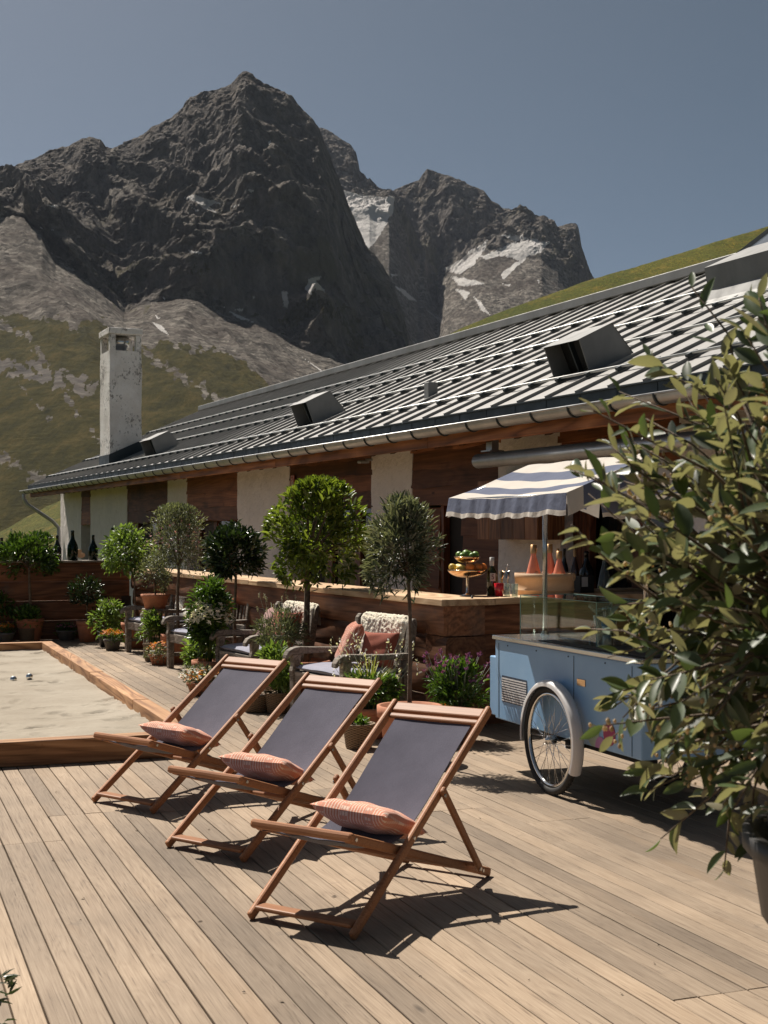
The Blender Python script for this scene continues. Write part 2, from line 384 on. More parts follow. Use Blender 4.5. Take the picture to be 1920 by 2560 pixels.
def m_glass(name, tint=(.92, .97, .95), refl=1.0, body=.0, bc=(.1, .15, .12)):
    t = NT(name); f = t.n('Fresnel', IOR=t.math('SUBTRACT', 1.5, t.math('MULTIPLY', t.n('NewGeometry').outputs['Backfacing'], .8333))).outputs[0]; tr = t.n('BsdfTransparent', Color=tint); gl = t.n('BsdfGlossy', Color=(1, 1, 1), Roughness=.02)
    mx = t.n('MixShader', i0=t.math('MULTIPLY', f, refl), i1=tr.outputs[0], i2=gl.outputs[0]); o = mx.outputs[0]
    if body:
        d = t.n('BsdfDiffuse', Color=bc); o = t.n('MixShader', i0=body, i1=o, i2=d.outputs[0]).outputs[0]
    t.nt.links.new(o, t.out.inputs[0]); return t.m
M['glass'] = m_glass('clear_glass')
M['glassedge'] = plain('glass_edge', (.20, .34, .29), .2, var=.05)
M['pane'] = plain('dark_window_glass', (.012, .013, .013), .06, spec=.6, var=.2)
M['skyglass'] = plain('sky_glass', (.10, .12, .14), .05, spec=.9, var=.1)
M['bgreen'] = m_glass('green_bottle_glass', (.03, .10, .035), .9, .25, (.006, .022, .008))
M['bclear'] = m_glass('pale_bottle_glass', (.8, .86, .84), 1.0, .12, (.5, .55, .53))
M['bdark'] = plain('dark_bottle_glass', (.010, .009, .008), .08, spec=.6, var=.1)
M['brown'] = plain('brown_bottle_glass', (.05, .018, .008), .1, spec=.6, var=.1)
M['bottlegreen'] = plain('olive_bottle_glass', (.022, .025, .006), .1, spec=.6, var=.1)
M['rose'] = plain('rose_wine', (.78, .27, .17), .12, spec=.6, var=.12)
M['gold'] = plain('gold_foil', (.62, .36, .16), .35, .6)
M['red'] = plain('red_glass', (.5, .008, .02), .1, spec=.7, var=.3, scale=40)
M['label'] = plain('paper_label', (.6, .58, .55), .8)
M['labelblue'] = plain('blue_label', (.05, .16, .35), .7)
M['ink'] = plain('ink', (.03, .03, .035), .8)
M['copper'] = plain('copper_bowl', (.62, .40, .22), .16, 1.0, var=.05)
M['orange'] = plain('orange_peel', (.75, .21, .03), .45, var=.1, bump=.2, bscale=120)
M['lemon'] = plain('lemon_peel', (.72, .50, .10), .45, var=.1, bump=.2, bscale=120)
M['lime'] = plain('lime_peel', (.14, .24, .045), .4, var=.25, bump=.2, bscale=120)
M['sign'] = plain('red_sign', (.36, .07, .045), .5)
M['signwhite'] = plain('sign_white', (.6, .5, .45), .6)
M['ceramic'] = plain('white_ceramic', (.7, .69, .67), .3)
M['sage'] = plain('sage_sticker', (.36, .42, .33), .5, var=.04)
M['magenta'] = plain('magenta_sticker', (.34, .025, .10), .5, var=.04)
M['pink'] = plain('pink_sticker', (.42, .19, .37), .5, var=.04)
def m_sand():
    t = NT('court_sand', .95, .15); o = t.obj()
    c = t.mix(t.ramp(t.noise(o, 1.2, 5, .6), (.35, 0.0), (.65, 1.0)), (.31, .268, .212), (.385, .34, .277))
    c = t.mix(t.ramp(t.noise(o, 160.0, 2), (.62, 0.0), (.7, .5)), c, (.30, .25, .20)); t.color(c)
    t.bump(t.math('ADD', t.noise(o, 10.0, 5, .6), t.math('MULTIPLY', t.noise(o, 120.0, 3), .4)), .55, .03); return t.m
M['sand'] = m_sand()
def m_meadow(name, a, b, c, yellow=.0, sc=1.0):
    t = NT(name, .95, .1); o = t.obj()
    o = t.map(o, (1, .3, 1)); k = t.mix(t.ramp(t.noise(o, .06 * sc, 6, .65), (.32, 0.0), (.62, 1.0)), a, b)
    k = t.mix(t.ramp(t.noise(o, .5 * sc, 6, .7), (.5, 0.0), (.66, .9)), k, c)
    k = t.mix(1.0, k, t.ramp(t.noise(o, 3.2 * sc, 6, .8), (.34, .35), (.66, 1.6)), 'MULTIPLY')
    if yellow: k = t.mix(t.math('MULTIPLY', t.ramp(t.noise(o, 9 * sc, 3), (.60, 0.0), (.66, 1.0)), t.ramp(t.noise(o, .16 * sc, 3), (.45, 0.0), (.6, yellow))), k, (.42, .27, .02))
    t.color(k); t.bump(t.noise(o, 4 * sc, 6, .7), 1.0, .35 / sc); return t.m
M['meadow'] = m_meadow('meadow_grass', (.10, .095, .022), (.065, .075, .018), (.15, .115, .03))
M['alp'] = m_meadow('alpine_pasture', (.088, .090, .014), (.058, .068, .011), (.135, .105, .02), .8)
def m_mount():
    t = NT('mountain_rock', .95, .08); o = t.obj(); g, sn, tl = t.attr('grass'), t.attr('snow'), t.attr('talus')
    n1 = t.noise(o, .012, 8, .65); n2 = t.noise(t.map(o, (1, 1, .5)), .05, 8, .7)
    nm = t.noise(t.map(o, (1, .25, .6)), .055, 9, .76)
    cut = lambda a, k: t.ramp(t.math('ADD', a, t.math('MULTIPLY', t.math('SUBTRACT', nm, .5), k)), (.42, 0.0), (.58, 1.0))
    g, tl, sn = cut(g, 2.2), cut(tl, 1.3), cut(sn, .7)
    rock = t.ramp(n2, (.30, (.095, .086, .081)), (.5, (.20, .178, .16)), (.70, (.37, .325, .28)))
    rock = t.mix(t.ramp(n1, (.52, 0.0), (.66, .5)), rock, (.15, .115, .085))
    rock = t.mix(t.math('MULTIPLY', t.ramp(t.noise(o, .009, 6, .6), (.5, 0.0), (.62, .7)), t.attr('lichen')), rock, (.12, .11, .045))
    ts = t.ramp(t.noise(o, .09, 9, .75), (.3, (.10, .088, .076)), (.48, (.225, .20, .172)), (.68, (.34, .305, .26)))
    bo = t.n('TexVoronoi', Vector=t.map(o, (1, .6, 1)), Scale=.16).outputs; bo2 = t.n('TexVoronoi', Vector=t.map(o, (1, .6, 1)), Scale=.07).outputs
    ts = t.mix(1.0, ts, t.ramp(t.sep(bo['Color'])[0], (.0, .45), (.6, 1.0), (1.0, 1.5)), 'MULTIPLY'); ts = t.mix(1.0, ts, t.ramp(t.sep(bo2['Color'])[1], (.0, .7), (1.0, 1.25)), 'MULTIPLY')
    ts = t.mix(t.ramp(n1, (.45, 0.0), (.62, .6)), ts, (.12, .095, .08))
    gr = t.ramp(t.noise(t.map(o, (1, .16, .4)), .07, 9, .78), (.32, (.028, .028, .009)), (.5, (.078, .068, .017)), (.70, (.165, .12, .038)))
    gr = t.mix(t.ramp(t.math('ADD', t.sep(bo2['Color'])[2], t.math('MULTIPLY', n1, .6)), (1.12, 0.0), (1.16, .8)), gr, ts)
    c = t.mix(tl, rock, ts); c = t.mix(g, c, gr); c = t.mix(sn, c, (.86, .82, .78)); t.color(c)
    t.bump(t.math('ADD', t.noise(o, .05, 10, .74), t.math('MULTIPLY', t.noise(t.map(o, (1, 1, 2.2)), .16, 8, .7), .45)), 1.0, 22.0); return t.m
M['mount'] = m_mount()
# foliage
M['lf_bay'] = leaf('bay_leaf', (.018, .045, .008), (.075, .135, .022), .3, .3)
M['lf_dark'] = leaf('laurel_leaf', (.010, .022, .008), (.035, .062, .02), .28, .15)
M['lf_bright'] = leaf('bright_leaf', (.040, .070, .010), (.145, .19, .032), .3, .42)
M['lf_soft'] = leaf('soft_leaf', (.06, .11, .025), (.16, .235, .06), .45, .4)
M['lf_olive'] = leaf('olive_leaf', (.035, .048, .022), (.10, .125, .065), .34, .2, (.20, .215, .165))
M['lf_grey'] = leaf('grey_leaf', (.06, .072, .045), (.17, .19, .125), .5, .25)
M['lf_green'] = leaf('herb_leaf', (.025, .06, .010), (.10, .18, .03), .4, .35)
M['lf_blade'] = leaf('grass_blade', (.11, .13, .03), (.32, .33, .12), .4, .4)
M['lf_fore'] = leaf('oleaster_leaf', (.024, .034, .016), (.085, .122, .052), .42, .3, (.25, .24, .185), .6)
M['fl_white'] = leaf('white_petal', (.55, .52, .48), (.8, .78, .74), .6, .25)
M['fl_pink'] = leaf('pink_petal', (.40, .13, .22), (.58, .28, .36), .6, .3)
M['fl_orange'] = leaf('orange_petal', (.5, .12, .01), (.65, .25, .03), .6, .3)
M['fl_purple'] = leaf('purple_petal', (.12, .03, .13), (.27, .09, .27), .6, .3)
M['fl_bud'] = leaf('olive_bud', (.45, .30, .15), (.66, .50, .30), .6, .2)
M['fl_lav'] = leaf('seed_head', (.25, .24, .18), (.42, .40, .32), .7, .2)
# ================================================================== camera, light, sky
cam = bpy.data.cameras.new('camera'); co = bpy.data.objects.new('camera', cam); COL.objects.link(co)
co.location = (0, 0, H); co.rotation_euler = (R(90), 0, 0)
cam.sensor_fit = 'VERTICAL'; cam.sensor_height = 36; cam.lens = F / 2560 * 36; cam.shift_y = (VH - 1280) / 2560
cam.clip_start = .05; cam.clip_end = 30000
cam.dof.use_dof = True; cam.dof.focus_distance = 11.0; cam.dof.aperture_fstop = 9.0
scene.camera = co
SUN = Vector((-.603 * math.cos(R(54.5)), .798 * math.cos(R(54.5)), math.sin(R(54.5))))
ld = bpy.data.lights.new('sun', 'SUN'); ld.energy = 4.6; ld.angle = R(.53); ld.color = (1, .93, .83)
lo = bpy.data.objects.new('sun', ld); COL.objects.link(lo); lo.rotation_euler = SUN.to_track_quat('Z', 'Y').to_euler()
w = bpy.data.worlds.new('World'); scene.world = w; w.use_nodes = True; wn = w.node_tree
sk = wn.nodes.new('ShaderNodeTexSky'); sk.sky_type = 'NISHITA'; sk.sun_disc = False
sk.sun_elevation = R(54.5); sk.sun_rotation = math.atan2(SUN.x, SUN.y); sk.altitude = 2000; sk.air_density = .34; sk.dust_density = 7.5; sk.ozone_density = 3.6
hs = wn.nodes.new('ShaderNodeHueSaturation'); hs.inputs['Saturation'].default_value = .86; hs.inputs['Hue'].default_value = .472; hs.inputs['Value'].default_value = 1.0
wn.links.new(sk.outputs[0], hs.inputs['Color']); bg = wn.nodes['Background']; wn.links.new(hs.outputs[0], bg.inputs[0]); bg.inputs[1].default_value = .05
scene.view_settings.view_transform = 'Standard'; scene.view_settings.look = 'None'; scene.view_settings.exposure = .62; scene.view_settings.gamma = 1.0
scene.cycles.use_denoising = True; scene.cycles.max_bounces = 8; scene.cycles.transparent_max_bounces = 16
scene.cycles.caustics_reflective = False; scene.cycles.caustics_refractive = False; scene.cycles.sample_clamp_indirect = 6.0

# ================================================================== deck
b = MB(); W_ = .104; x = -4.0; NJ = 0
joints = [0]; jset = []
for col in range(122):
    x0 = -4.0 + col * W_
    if col % 4 == 0: jset = sorted([-.4 + k * 4.0 + rnd.uniform(-1.3, 1.3) for k in range(7)] )
    ys = [-1.0] + jset + [24.0]
    for y0, y1 in zip(ys[:-1], ys[1:]):
        if y1 - y0 < .25: continue
        dz = rnd.uniform(-.0025, .0); tn = min(1, max(0, rnd.gauss(.5, .23))); g0 = rnd.uniform(.0016, .004); g1 = rnd.uniform(.0016, .004); sk_ = rnd.uniform(-.0018, .0018)
        xs = (x0 + g0, x0 + W_ - g1); c = .0025; za = dz; ya, yb = y0 + .003, y1 - .003
        vs = [(xs[0] + sk_, ya, -.04), (xs[0] + sk_, ya, za - c), (xs[0] + c + sk_, ya, za), (xs[1] - c + sk_, ya, za), (xs[1] + sk_, ya, za - c), (xs[1] + sk_, ya, -.04)]
        vs += [(p[0] - 2 * sk_, yb, p[2]) for p in vs]
        b.add(vs, [(i, i + 1, 7 + i, 6 + i) for i in range(5)] + [(0, 5, 4, 3, 2, 1), (6, 7, 8, 9, 10, 11)], False, tn)
b.add([(-4.3, -1.3, -.045), (8.5, -1.3, -.045), (8.5, 24.2, -.045), (-4.3, 24.2, -.045)], [(0, 1, 2, 3)], False, .5, 1)
tag(b.build('deck', [M['deck'], M['dark']], rz=DA), kind='structure')
def D(x, y, z=0.0): return Vector((x * math.cos(DA) - y * math.sin(DA), x * math.sin(DA) + y * math.cos(DA), z))

# ================================================================== sand court and its border
XO, Y0, Y1, TW, TH = 2.34, 9.80, 18.58, .15, .175
bd = empty('sandpit_border', D(0, 0), DA, 'low border of reddish square timbers round the pale sand court', 'timber border')
rndt = [.5, .62, .4, .55, .45, .6]
ycuts = [Y0 + TW, 11.9, 14.35, 16.6, Y1 - TW]
for i in range(4):
    m = MB(); y0, y1 = ycuts[i] + .003, ycuts[i + 1] - .003
    n = 14; m.grid(2, 2, lambda u, v: (0, 0, 0)); m = MB()
    m.box2((XO - TW, y0, 0), (XO + rnd.uniform(-.004, .004), y1, TH + rnd.uniform(-.006, .004)), tint=rndt[i]); m.build('side_timber', M['timber'], bd, .008, 2)
m = MB(); m.box2((-2.2, Y0, .0), (XO, Y0 + TW - .003, TH), tint=.5)
tx = wood('border_timber_cross', (.15, .065, .028), (.37, .19, .088), (.50, .28, .14), 'x', 5, .7, .3, True, ((.12, .05, .02), 7.0, .66), .35)
m.build('front_timber', tx, bd, .008, 2)
m = MB(); m.box2((-2.2, Y1 - TW + .003, 0), (XO, Y1, TH), tint=.6); m.build('rear_timber', tx, bd, .008, 2)
m = MB(); m.box2((-2.2 - TW, Y0, 0), (-2.203, Y1, TH), tint=.6); m.build('side_timber', M['timber'], bd, .008, 2)
nx, ny = 170, 330; gx, gy = np.meshgrid(np.linspace(-2.2, XO - TW, nx), np.linspace(Y0 + TW, Y1 - TW, ny))
gz = .065 + .012 * fbm(gx * .9, gy * .9, gx * 0 + 2.2, 4) + .006 * fbm(gx * 6, gy * 6, gx * 0 + .7, 3)
for k in range(95):
    cx, cy = RS.uniform(.2, 2.2), RS.uniform(Y0 + .2, Y1 - .3); a = RS.uniform(0, PI); sx, sy = RS.uniform(.03, .07), RS.uniform(.06, .16)
    dx, dy = gx - cx, gy - cy; p, q = dx * math.cos(a) + dy * math.sin(a), -dx * math.sin(a) + dy * math.cos(a); rr = (p / sx) ** 2 + (q / sy) ** 2
    gz += RS.uniform(.014, .034) * (-np.exp(-rr) + .45 * np.exp(-(rr - 2.2) ** 2))
edge = np.minimum(np.minimum(gx + 2.2, XO - TW - gx), np.minimum(gy - Y0 - TW, Y1 - TW - gy)); gz += .03 * np.exp(-edge / .09) * (.6 + .8 * fbm(gx * 3, gy * 3, gx * 0, 3))
ii = (np.arange(ny - 1)[:, None] * nx + np.arange(nx - 1)[None]).ravel(); q4 = np.stack([ii, ii + 1, ii + nx + 1, ii + nx], 1)
so = npmesh('sand', np.stack([gx.ravel(), gy.ravel(), gz.ravel()], 1), q4, M['sand'], smooth=True); so.rotation_euler = (0, 0, DA); tag(so, kind='structure')
for (u, v, lab) in ((33.5, 1696, 'steel boule half sunk in the sand court, at the left edge of the picture'), (73.4, 1694, 'steel boule lying on top of the sand, right of the half sunk one')):
    X, Y = G(u, v + 4, .07); m = MB(); m.ball((0, 0, .0), .038, 18)
    for a in (-.35, .35): m.torus((0, 0, 0), .0368, .0016, 'x', 28, 6, tint=.2)
    o = m.build('boule_ball', M['chrome']); o.location = (X, Y, .075 if u < 50 else .095); o.rotation_euler = (.4, .6, .3); tag(o, lab, 'boule', 'boules on the sand court')

# ================================================================== ground and mountains
m = MB(); n = 64; rad = [0, 30, 120, 500, 2000, 9000]
vs = [(0, 0, -.7)]; fs = []
for r_ in rad[1:]:
    for k in range(n): vs.append((r_ * math.cos(2 * PI * k / n), r_ * math.sin(2 * PI * k / n), -.7))
for k in range(n): fs.append((0, 1 + k, 1 + (k + 1) % n))
for j in range(len(rad) - 2):
    for k in range(n): a = 1 + j * n; fs.append((a + k, a + n + k, a + n + (k + 1) % n, a + (k + 1) % n))
m.add(vs, fs); tag(m.build('ground', M['meadow']), kind='structure')

S9 = 1920 / 1659.0
def trace(pts): p = np.array(pts, float) * S9; return p[:, 0], p[:, 1]
def snowmask(U, Vv, polys, wob):
    r = np.zeros(U.shape, bool)
    for p in polys: r |= inpoly(U + wob * 5, Vv + wob * 4, [(a * S9, b * S9) for a, b in p])
    return r.astype(float)
def crop1(pts): return [(a * .5, 129.6 + b * .5) for a, b in pts]
def crop2(pts): return [(829.5 + a * .5, 302.4 + b * .5) for a, b in pts]

def massif(name, us, ridge, foot, green, base_v, dist, rows, amp, seed, snow, talus_fn=None, grass_k=1.0, shelves=()):
    """a mountain built outwards along bearings: valley floor, scree apron, cliff, crest and a back slope; noise then breaks it up"""
    R0, R1, R2, R3 = dist; nu = len(us)
    t0, t1, t2, t3 = rows
    vr, vf, vg = np.interp(us, *ridge), np.interp(us, *foot), np.interp(us, *green)
    wv = np.interp(us, us, 1.0 * fbm(us / 60.0, us * 0 + seed, us * 0, 4))
    vf = np.maximum(vf, vr + 25); vg = np.maximum(vg, vf + 12)
    vb = np.full(nu, base_v)
    vb = np.maximum(vb, vg + 10)
    segs = []
    lin = lambda a, b, k: a + (b - a) * np.linspace(0, 1, k, endpoint=False)[:, None]
    r1 = np.full(nu, R1, float); r2 = np.full(nu, R2, float); r3 = np.full(nu, R3, float); r0 = np.full(nu, R0, float)
    rr = np.concatenate([lin(r0, r1, t0), lin(r1, r2, t1), lin(r2, r3, t2), lin(r3, r3 * 1.25, t3)])
    zz = lambda v, r: H + (VH - v) / F * r
    z0, z1, z2, z3 = zz(vb, r0), zz(vg, r1), zz(vf, r2), zz(vr, r3)
    zc = np.concatenate([lin(z0, z1, t0), lin(z1, z2, t1), lin(z2, z3, t2), lin(z3, z3 * .25, t3)])
    seg = np.concatenate([np.full(t0, 0.0), np.full(t1, 1.0), np.full(t2, 2.0), np.full(t3, 3.0)])[:, None] + np.zeros((1, nu))
    fr = np.concatenate([np.linspace(0, 1, k, endpoint=False) for k in rows])[:, None] + np.zeros((1, nu))
    th = (us - UC) / F
    X, Y, Z = th[None] * rr, rr.copy(), zc
    rock = np.clip(np.where(seg >= 2, 1, np.where(seg == 1, (fr - .86) / .14, 0)), 0, 1)
    crest = np.where(seg == 2, 1 - fr ** 3 * .86, np.where(seg == 3, .14, 1.0))
    L = amp * 4.0
    wx = X + 40 * fbm(X / 160, Y / 160, Z / 160, 3); wz = Z + 26 * fbm(X / 120 + 5, Y / 120, Z / 120, 3)
    n1 = ridged(wx / (L * 1.15), Y / (L * 2) + seed, wz / (L * 4.2), 2) - .75          # buttresses down the face
    n2 = ridged((wx + .55 * wz) / (L * .62), Y / L, (wz - .4 * wx) / (L * 1.7) + seed, 3) - .8   # ribs slanting across it
    n3 = ridged((wx - .3 * wz) / (L * .2), Y / (L * .3), wz / (L * .42) + seed, 4, .5) - .8
    nf = fbm(X / (L * .05), Y / (L * .05), Z / (L * .05), 4)
    lw = fbm(X / 230 + seed, Y / 300, Z / 260, 4)
    def ledges(per, tilt, wa): 
        f = np.mod((Z + tilt * X + wa * fbm(X / (per * 1.3), Y / (per * 2), Z / (per * 1.5) + seed, 4)) / per, 1.0); k = np.clip((f - .70) / .30, 0, 1); return f - k * k * (3 - 2 * k)
    led = ledges(150, .40, 120) * np.clip(.5 + lw * 1.6, 0, 1.3) * 46 + ledges(62, -.22, 60) * np.clip(.5 - lw * 1.2, 0, 1) * 24 + ledges(26, .15, 26) * 7
    d = rock * crest * (n1 * amp * 1.2 + n2 * amp * .32 + led) + rock * crest * (facets(wx / 74, Y / 74, wz / 92, seed) * 15) + rock * (facets(wx / 27, Y / 27, wz / 32, seed + 2) * 6) * np.clip(crest + .3, 0, 1) + rock * (n3 * amp * .10 * np.clip(crest + .25, 0, 1) + nf * amp * .075)
    U0, V0 = UC + X / Y * F, VH - (Z - H) / Y * F; shelf = 0
    for pl, tr, am in shelves:
        px, pv = trace(pl); dv = V0 + 16 * fbm(U0 / 60, V0 / 60, U0 * 0 + seed, 4) - np.interp(U0, px, pv); win = np.clip((U0 - px[0]) / 60, 0, 1) * np.clip((px[-1] - U0) / 60, 0, 1)
        k = np.clip(dv / (tr * S9), 0, 1); shelf = shelf + am * win * k * k * (3 - 2 * k) * np.exp(-np.clip(dv - tr * S9, 0, None) / 130)
    soft = (1 - rock); d2 = soft * (fbm(X / (L * .5), Y / (L * .5), Z / L, 5) * amp * .22 + nf * amp * .025 + (ridged(X / (L * .3) + Y / (L * .9), Y / L * .4, Z / L, 3) - .7) * amp * .10) * np.clip(fr + (seg >= 1), 0, 1)
    Y2 = Y - d * .62 - rock * shelf; Z2 = Z + d * .62 + d2; X2 = X + rock * crest * (fbm(X / L + 9, Y / L, Z / L, 3) * amp * .4)
    U = UC + X2 / Y2 * F; V = VH - (Z2 - H) / Y2 * F
    wob = fbm(U / 18.0, V / 18.0, U * 0 + seed, 4)
    big = fbm(U / 120.0, V / 90.0, U * 0 + seed + 4, 5)
    vfi, vgi = np.interp(U + 34 * big + 12 * wob, *foot), np.interp(U, *green)
    tal = np.clip((V - vfi + big * 62 + wob * 18 - 46 * (ridged(U / 46.0 + V / 140.0, V / 260.0, U * 0 + seed, 3) - .75)) / 14 + .5, 0, 1)
    grs = np.clip((V - vgi + big * 46 + wob * 26) / 14 + .3, 0, 1) * grass_k
    if talus_fn: tal, grs = talus_fn(U, V, wob, big, tal, grs)
    sn = snowmask(U, V, snow, wob)
    PP = np.stack([X2, Y2, Z2], -1); gu = np.gradient(PP, axis=1); gv = np.gradient(PP, axis=0); nn = np.cross(gu, gv); nz = np.abs(nn[..., 2]) / np.maximum(np.linalg.norm(nn, axis=-1), 1e-9)
    k3 = lambda a: (np.roll(a, 1, 0) + a + np.roll(a, -1, 0) + np.roll(a, 1, 1) + np.roll(a, -1, 1)) / 5
    nz = k3(k3(nz)); ledge = np.clip((nz - .70 + .12 * wob + .10 * big) / .12, 0, 1) * rock; tal = np.maximum(tal, ledge * .85)  # flat ledges take the pale scree colour, brightening them as if sunlit
    if name == 'mountain' and R0 < 1000: grs = np.maximum(grs, ledge * np.clip((V - 560) / 200 + big, 0, 1) * .6)
    ii = (np.arange(rr.shape[0] - 1)[:, None] * nu + np.arange(nu - 1)[None]).ravel()
    q = np.stack([ii, ii + 1, ii + nu + 1, ii + nu], 1)
    lich = np.clip((V - 420) / 260.0, 0, 1)
    o = npmesh(name, np.stack([X2.ravel(), Y2.ravel(), Z2.ravel()], 1), q, M['mount'], attrs={'grass': grs.ravel(), 'talus': tal.ravel(), 'snow': sn.ravel(), 'lichen': lich.ravel()}, smooth=False)
    return tag(o, kind='structure')

ridge1 = trace([(-700, 520), (-300, 420), (-60, 378), (0, 365), (40, 352), (75, 345), (110, 330), (150, 320), (180, 303), (200, 300), (217, 302), (228, 318), (240, 322), (270, 308), (320, 285), (352, 270), (372, 258), (395, 238), (410, 212), (425, 202), (440, 195), (470, 190), (500, 183), (512, 168), (523, 158), (532, 154), (545, 162), (556, 174), (580, 186), (600, 195), (630, 212), (650, 235), (672, 258), (688, 278), (704, 318), (722, 366), (738, 405), (752, 440), (770, 484), (790, 530), (826, 574), (850, 612), (870, 668), (885, 740), (930, 800), (1100, 980), (1300, 1080)])
foot1 = trace([(-700, 700), (-200, 520), (0, 440), (50, 445), (90, 470), (120, 540), (200, 605), (270, 668), (330, 640), (390, 628), (430, 640), (480, 662), (560, 690), (640, 735), (720, 770), (800, 800), (900, 830), (1300, 1100)])
green1 = trace([(-700, 800), (-200, 720), (0, 688), (60, 686), (130, 676), (200, 696), (300, 742), (400, 745), (480, 772), (560, 802), (620, 835), (700, 860), (900, 930), (1300, 1130)])
def mainland(U, V, wob, big, tal, grs):
    def band(pts, half, amt=1.0):      # a strip of ground along a line on the slope
        p = np.array(pts, float) * S9; d = np.full(U.shape, 1e9)
        for (x0, y0), (x1, y1) in zip(p[:-1], p[1:]):
            t = np.clip(((U - x0) * (x1 - x0) + (V - y0) * (y1 - y0)) / ((x1 - x0) ** 2 + (y1 - y0) ** 2), 0, 1)
            d = np.minimum(d, np.hypot(U - x0 - t * (x1 - x0), V - y0 - t * (y1 - y0)))
        return np.clip((half * S9 - d + wob * 26 + big * 16) / 7 + .5, 0, 1) * amt
    rub = np.clip(band([(0, 530), (90, 505), (180, 540), (260, 600)], 26), 0, 1)
    tal = np.maximum(tal, rub * .55)
    tal = np.maximum(tal, band([(0, 455), (60, 452), (120, 470)], 22))
    tal = np.maximum(tal, band([(245, 330), (300, 420), (260, 480), (180, 500)], 12, .8))
    tal = np.maximum(tal, band([(470, 480), (540, 500), (560, 520)], 14, .6))
    for st, hw in (([(0, 700), (60, 730), (110, 800), (160, 880), (215, 950)], 5), ([(0, 790), (60, 850), (100, 900)], 4), ([(0, 985), (60, 1020), (110, 1045)], 12), ([(310, 760), (420, 830), (520, 900)], 7)): grs = grs * (1 - .62 * band(st, hw))
    dk = band([(0, 790), (60, 800), (120, 820), (190, 835)], 17, 1.0) * (wob > -.15)
    grs = grs * (1 - dk); tal = tal * (1 - dk * .9)
    grs = np.maximum(grs, band([(620, 690), (680, 650), (760, 690), (770, 735)], 20, .55)); grs = np.maximum(grs, band([(390, 590), (440, 585)], 12, .4))
    return tal, grs
SH1 = [([(225, 395), (300, 392), (380, 432), (450, 470), (530, 515)], 46, 75), ([(470, 505), (545, 492), (600, 520), (655, 560)], 26, 45), ([(-200, 440), (0, 425), (120, 432), (250, 470)], 50, 90), ([(625, 650), (700, 632), (770, 700)], 34, 60), ([(130, 555), (260, 585), (360, 560), (480, 605)], 22, 40), ([(400, 330), (500, 350), (600, 330), (660, 360)], 18, 30), ([(440, 235), (540, 262), (640, 300)], 16, 26), ([(560, 440), (640, 430), (740, 500)], 22, 36)]
snow1 = [crop1(p) for p in ([(795, 595), (840, 580), (955, 620), (905, 632), (940, 662), (880, 642), (850, 615)], [(1315, 985), (1335, 945), (1385, 930), (1365, 958), (1415, 1005), (1362, 988), (1345, 1020)], [(1215, 1000), (1243, 1000), (1245, 1075), (1225, 1062)], [(945, 1050), (1000, 1090), (1100, 1130), (1040, 1122), (985, 1084)],
    [(655, 1130), (700, 1148), (732, 1190), (690, 1168)], [(1400, 350), (1475, 345), (1455, 360), (1405, 363)], [(815, 822), (880, 832), (870, 841), (820, 832)], [(1155, 358), (1172, 345), (1165, 370)], [(1068, 555), (1097, 565), (1085, 575)], [(28, 602), (62, 604), (45, 612)], [(168, 722), (237, 735), (190, 732)], [(198, 625), (267, 627), (230, 636)],
    [(670, 1100), (695, 1118), (680, 1118)], [(820, 632), (860, 650), (850, 658)], [(1000, 630), (1045, 630), (1010, 637)], [(700, 1020), (725, 1040), (710, 1035)], [(1300, 1280), (1420, 1360), (1410, 1362)], [(1010, 1080), (1055, 1075), (1050, 1088)], [(1075, 1010), (1110, 1030), (1090, 1028)])]
massif('mountain', np.arange(-560, 1500, 2.6), ridge1, foot1, green1, 1352, (620, 1450, 1900, 2330), (150, 130, 330, 14), 40.0, 1.7, snow1, mainland, 1.0, SH1)
ridge2 = trace([(500, 420), (620, 340), (660, 290), (690, 276), (700, 276), (718, 286), (735, 300), (756, 311), (768, 328), (774, 348), (777, 382), (786, 392), (800, 405), (812, 413), (850, 412), (862, 405), (875, 400), (890, 394), (905, 388), (914, 374), (922, 366), (935, 369), (945, 375), (970, 380), (1000, 395), (1030, 410), (1048, 418), (1060, 435), (1075, 444), (1085, 455), (1110, 460), (1150, 470), (1178, 474), (1190, 483), (1203, 490), (1215, 488), (1230, 482), (1244, 482), (1250, 492), (1256, 530), (1268, 568), (1276, 598), (1300, 625), (1500, 760), (2000, 900)])
foot2 = trace([(500, 600), (700, 436), (728, 420), (838, 428), (862, 480), (885, 545), (903, 600), (915, 600), (945, 655), (960, 590), (990, 556), (1040, 522), (1110, 514), (1170, 506), (1205, 540), (1240, 590), (1275, 650), (1300, 660), (2000, 1000)])
green2 = trace([(500, 900), (2000, 1100)])
snow2 = [crop2(p) for p in ([(255, 555), (330, 520), (370, 480), (400, 465), (450, 430), (440, 462), (385, 540), (330, 585)], [(505, 410), (600, 415), (625, 430), (560, 436)], [(410, 500), (480, 478), (540, 450), (640, 430), (722, 440), (680, 482), (620, 508), (560, 565), (512, 600), (505, 580), (580, 520), (520, 500), (440, 516)], [(285, 590), (380, 603), (440, 620), (330, 632)], [(310, 645), (370, 655), (352, 690)], [(390, 680), (420, 700), (462, 760), (420, 737)], [(170, 725), (262, 785), (240, 782)], [(45, 630), (90, 650), (150, 702), (100, 682)], [(655, 598), (675, 600), (668, 618)], [(15, 575), (70, 585), (40, 592)], [(500, 620), (545, 622), (540, 632)])]
snow2 += [[(728, 408), (800, 424), (852, 424), (848, 456), (832, 488), (812, 520), (796, 540), (740, 500)]]
massif('mountain', np.arange(720, 1960, 3.0), ridge2, foot2, green2, 1340, (2500, 2600, 3550, 3880), (8, 170, 210, 12), 40.0, 5.3, snow2)
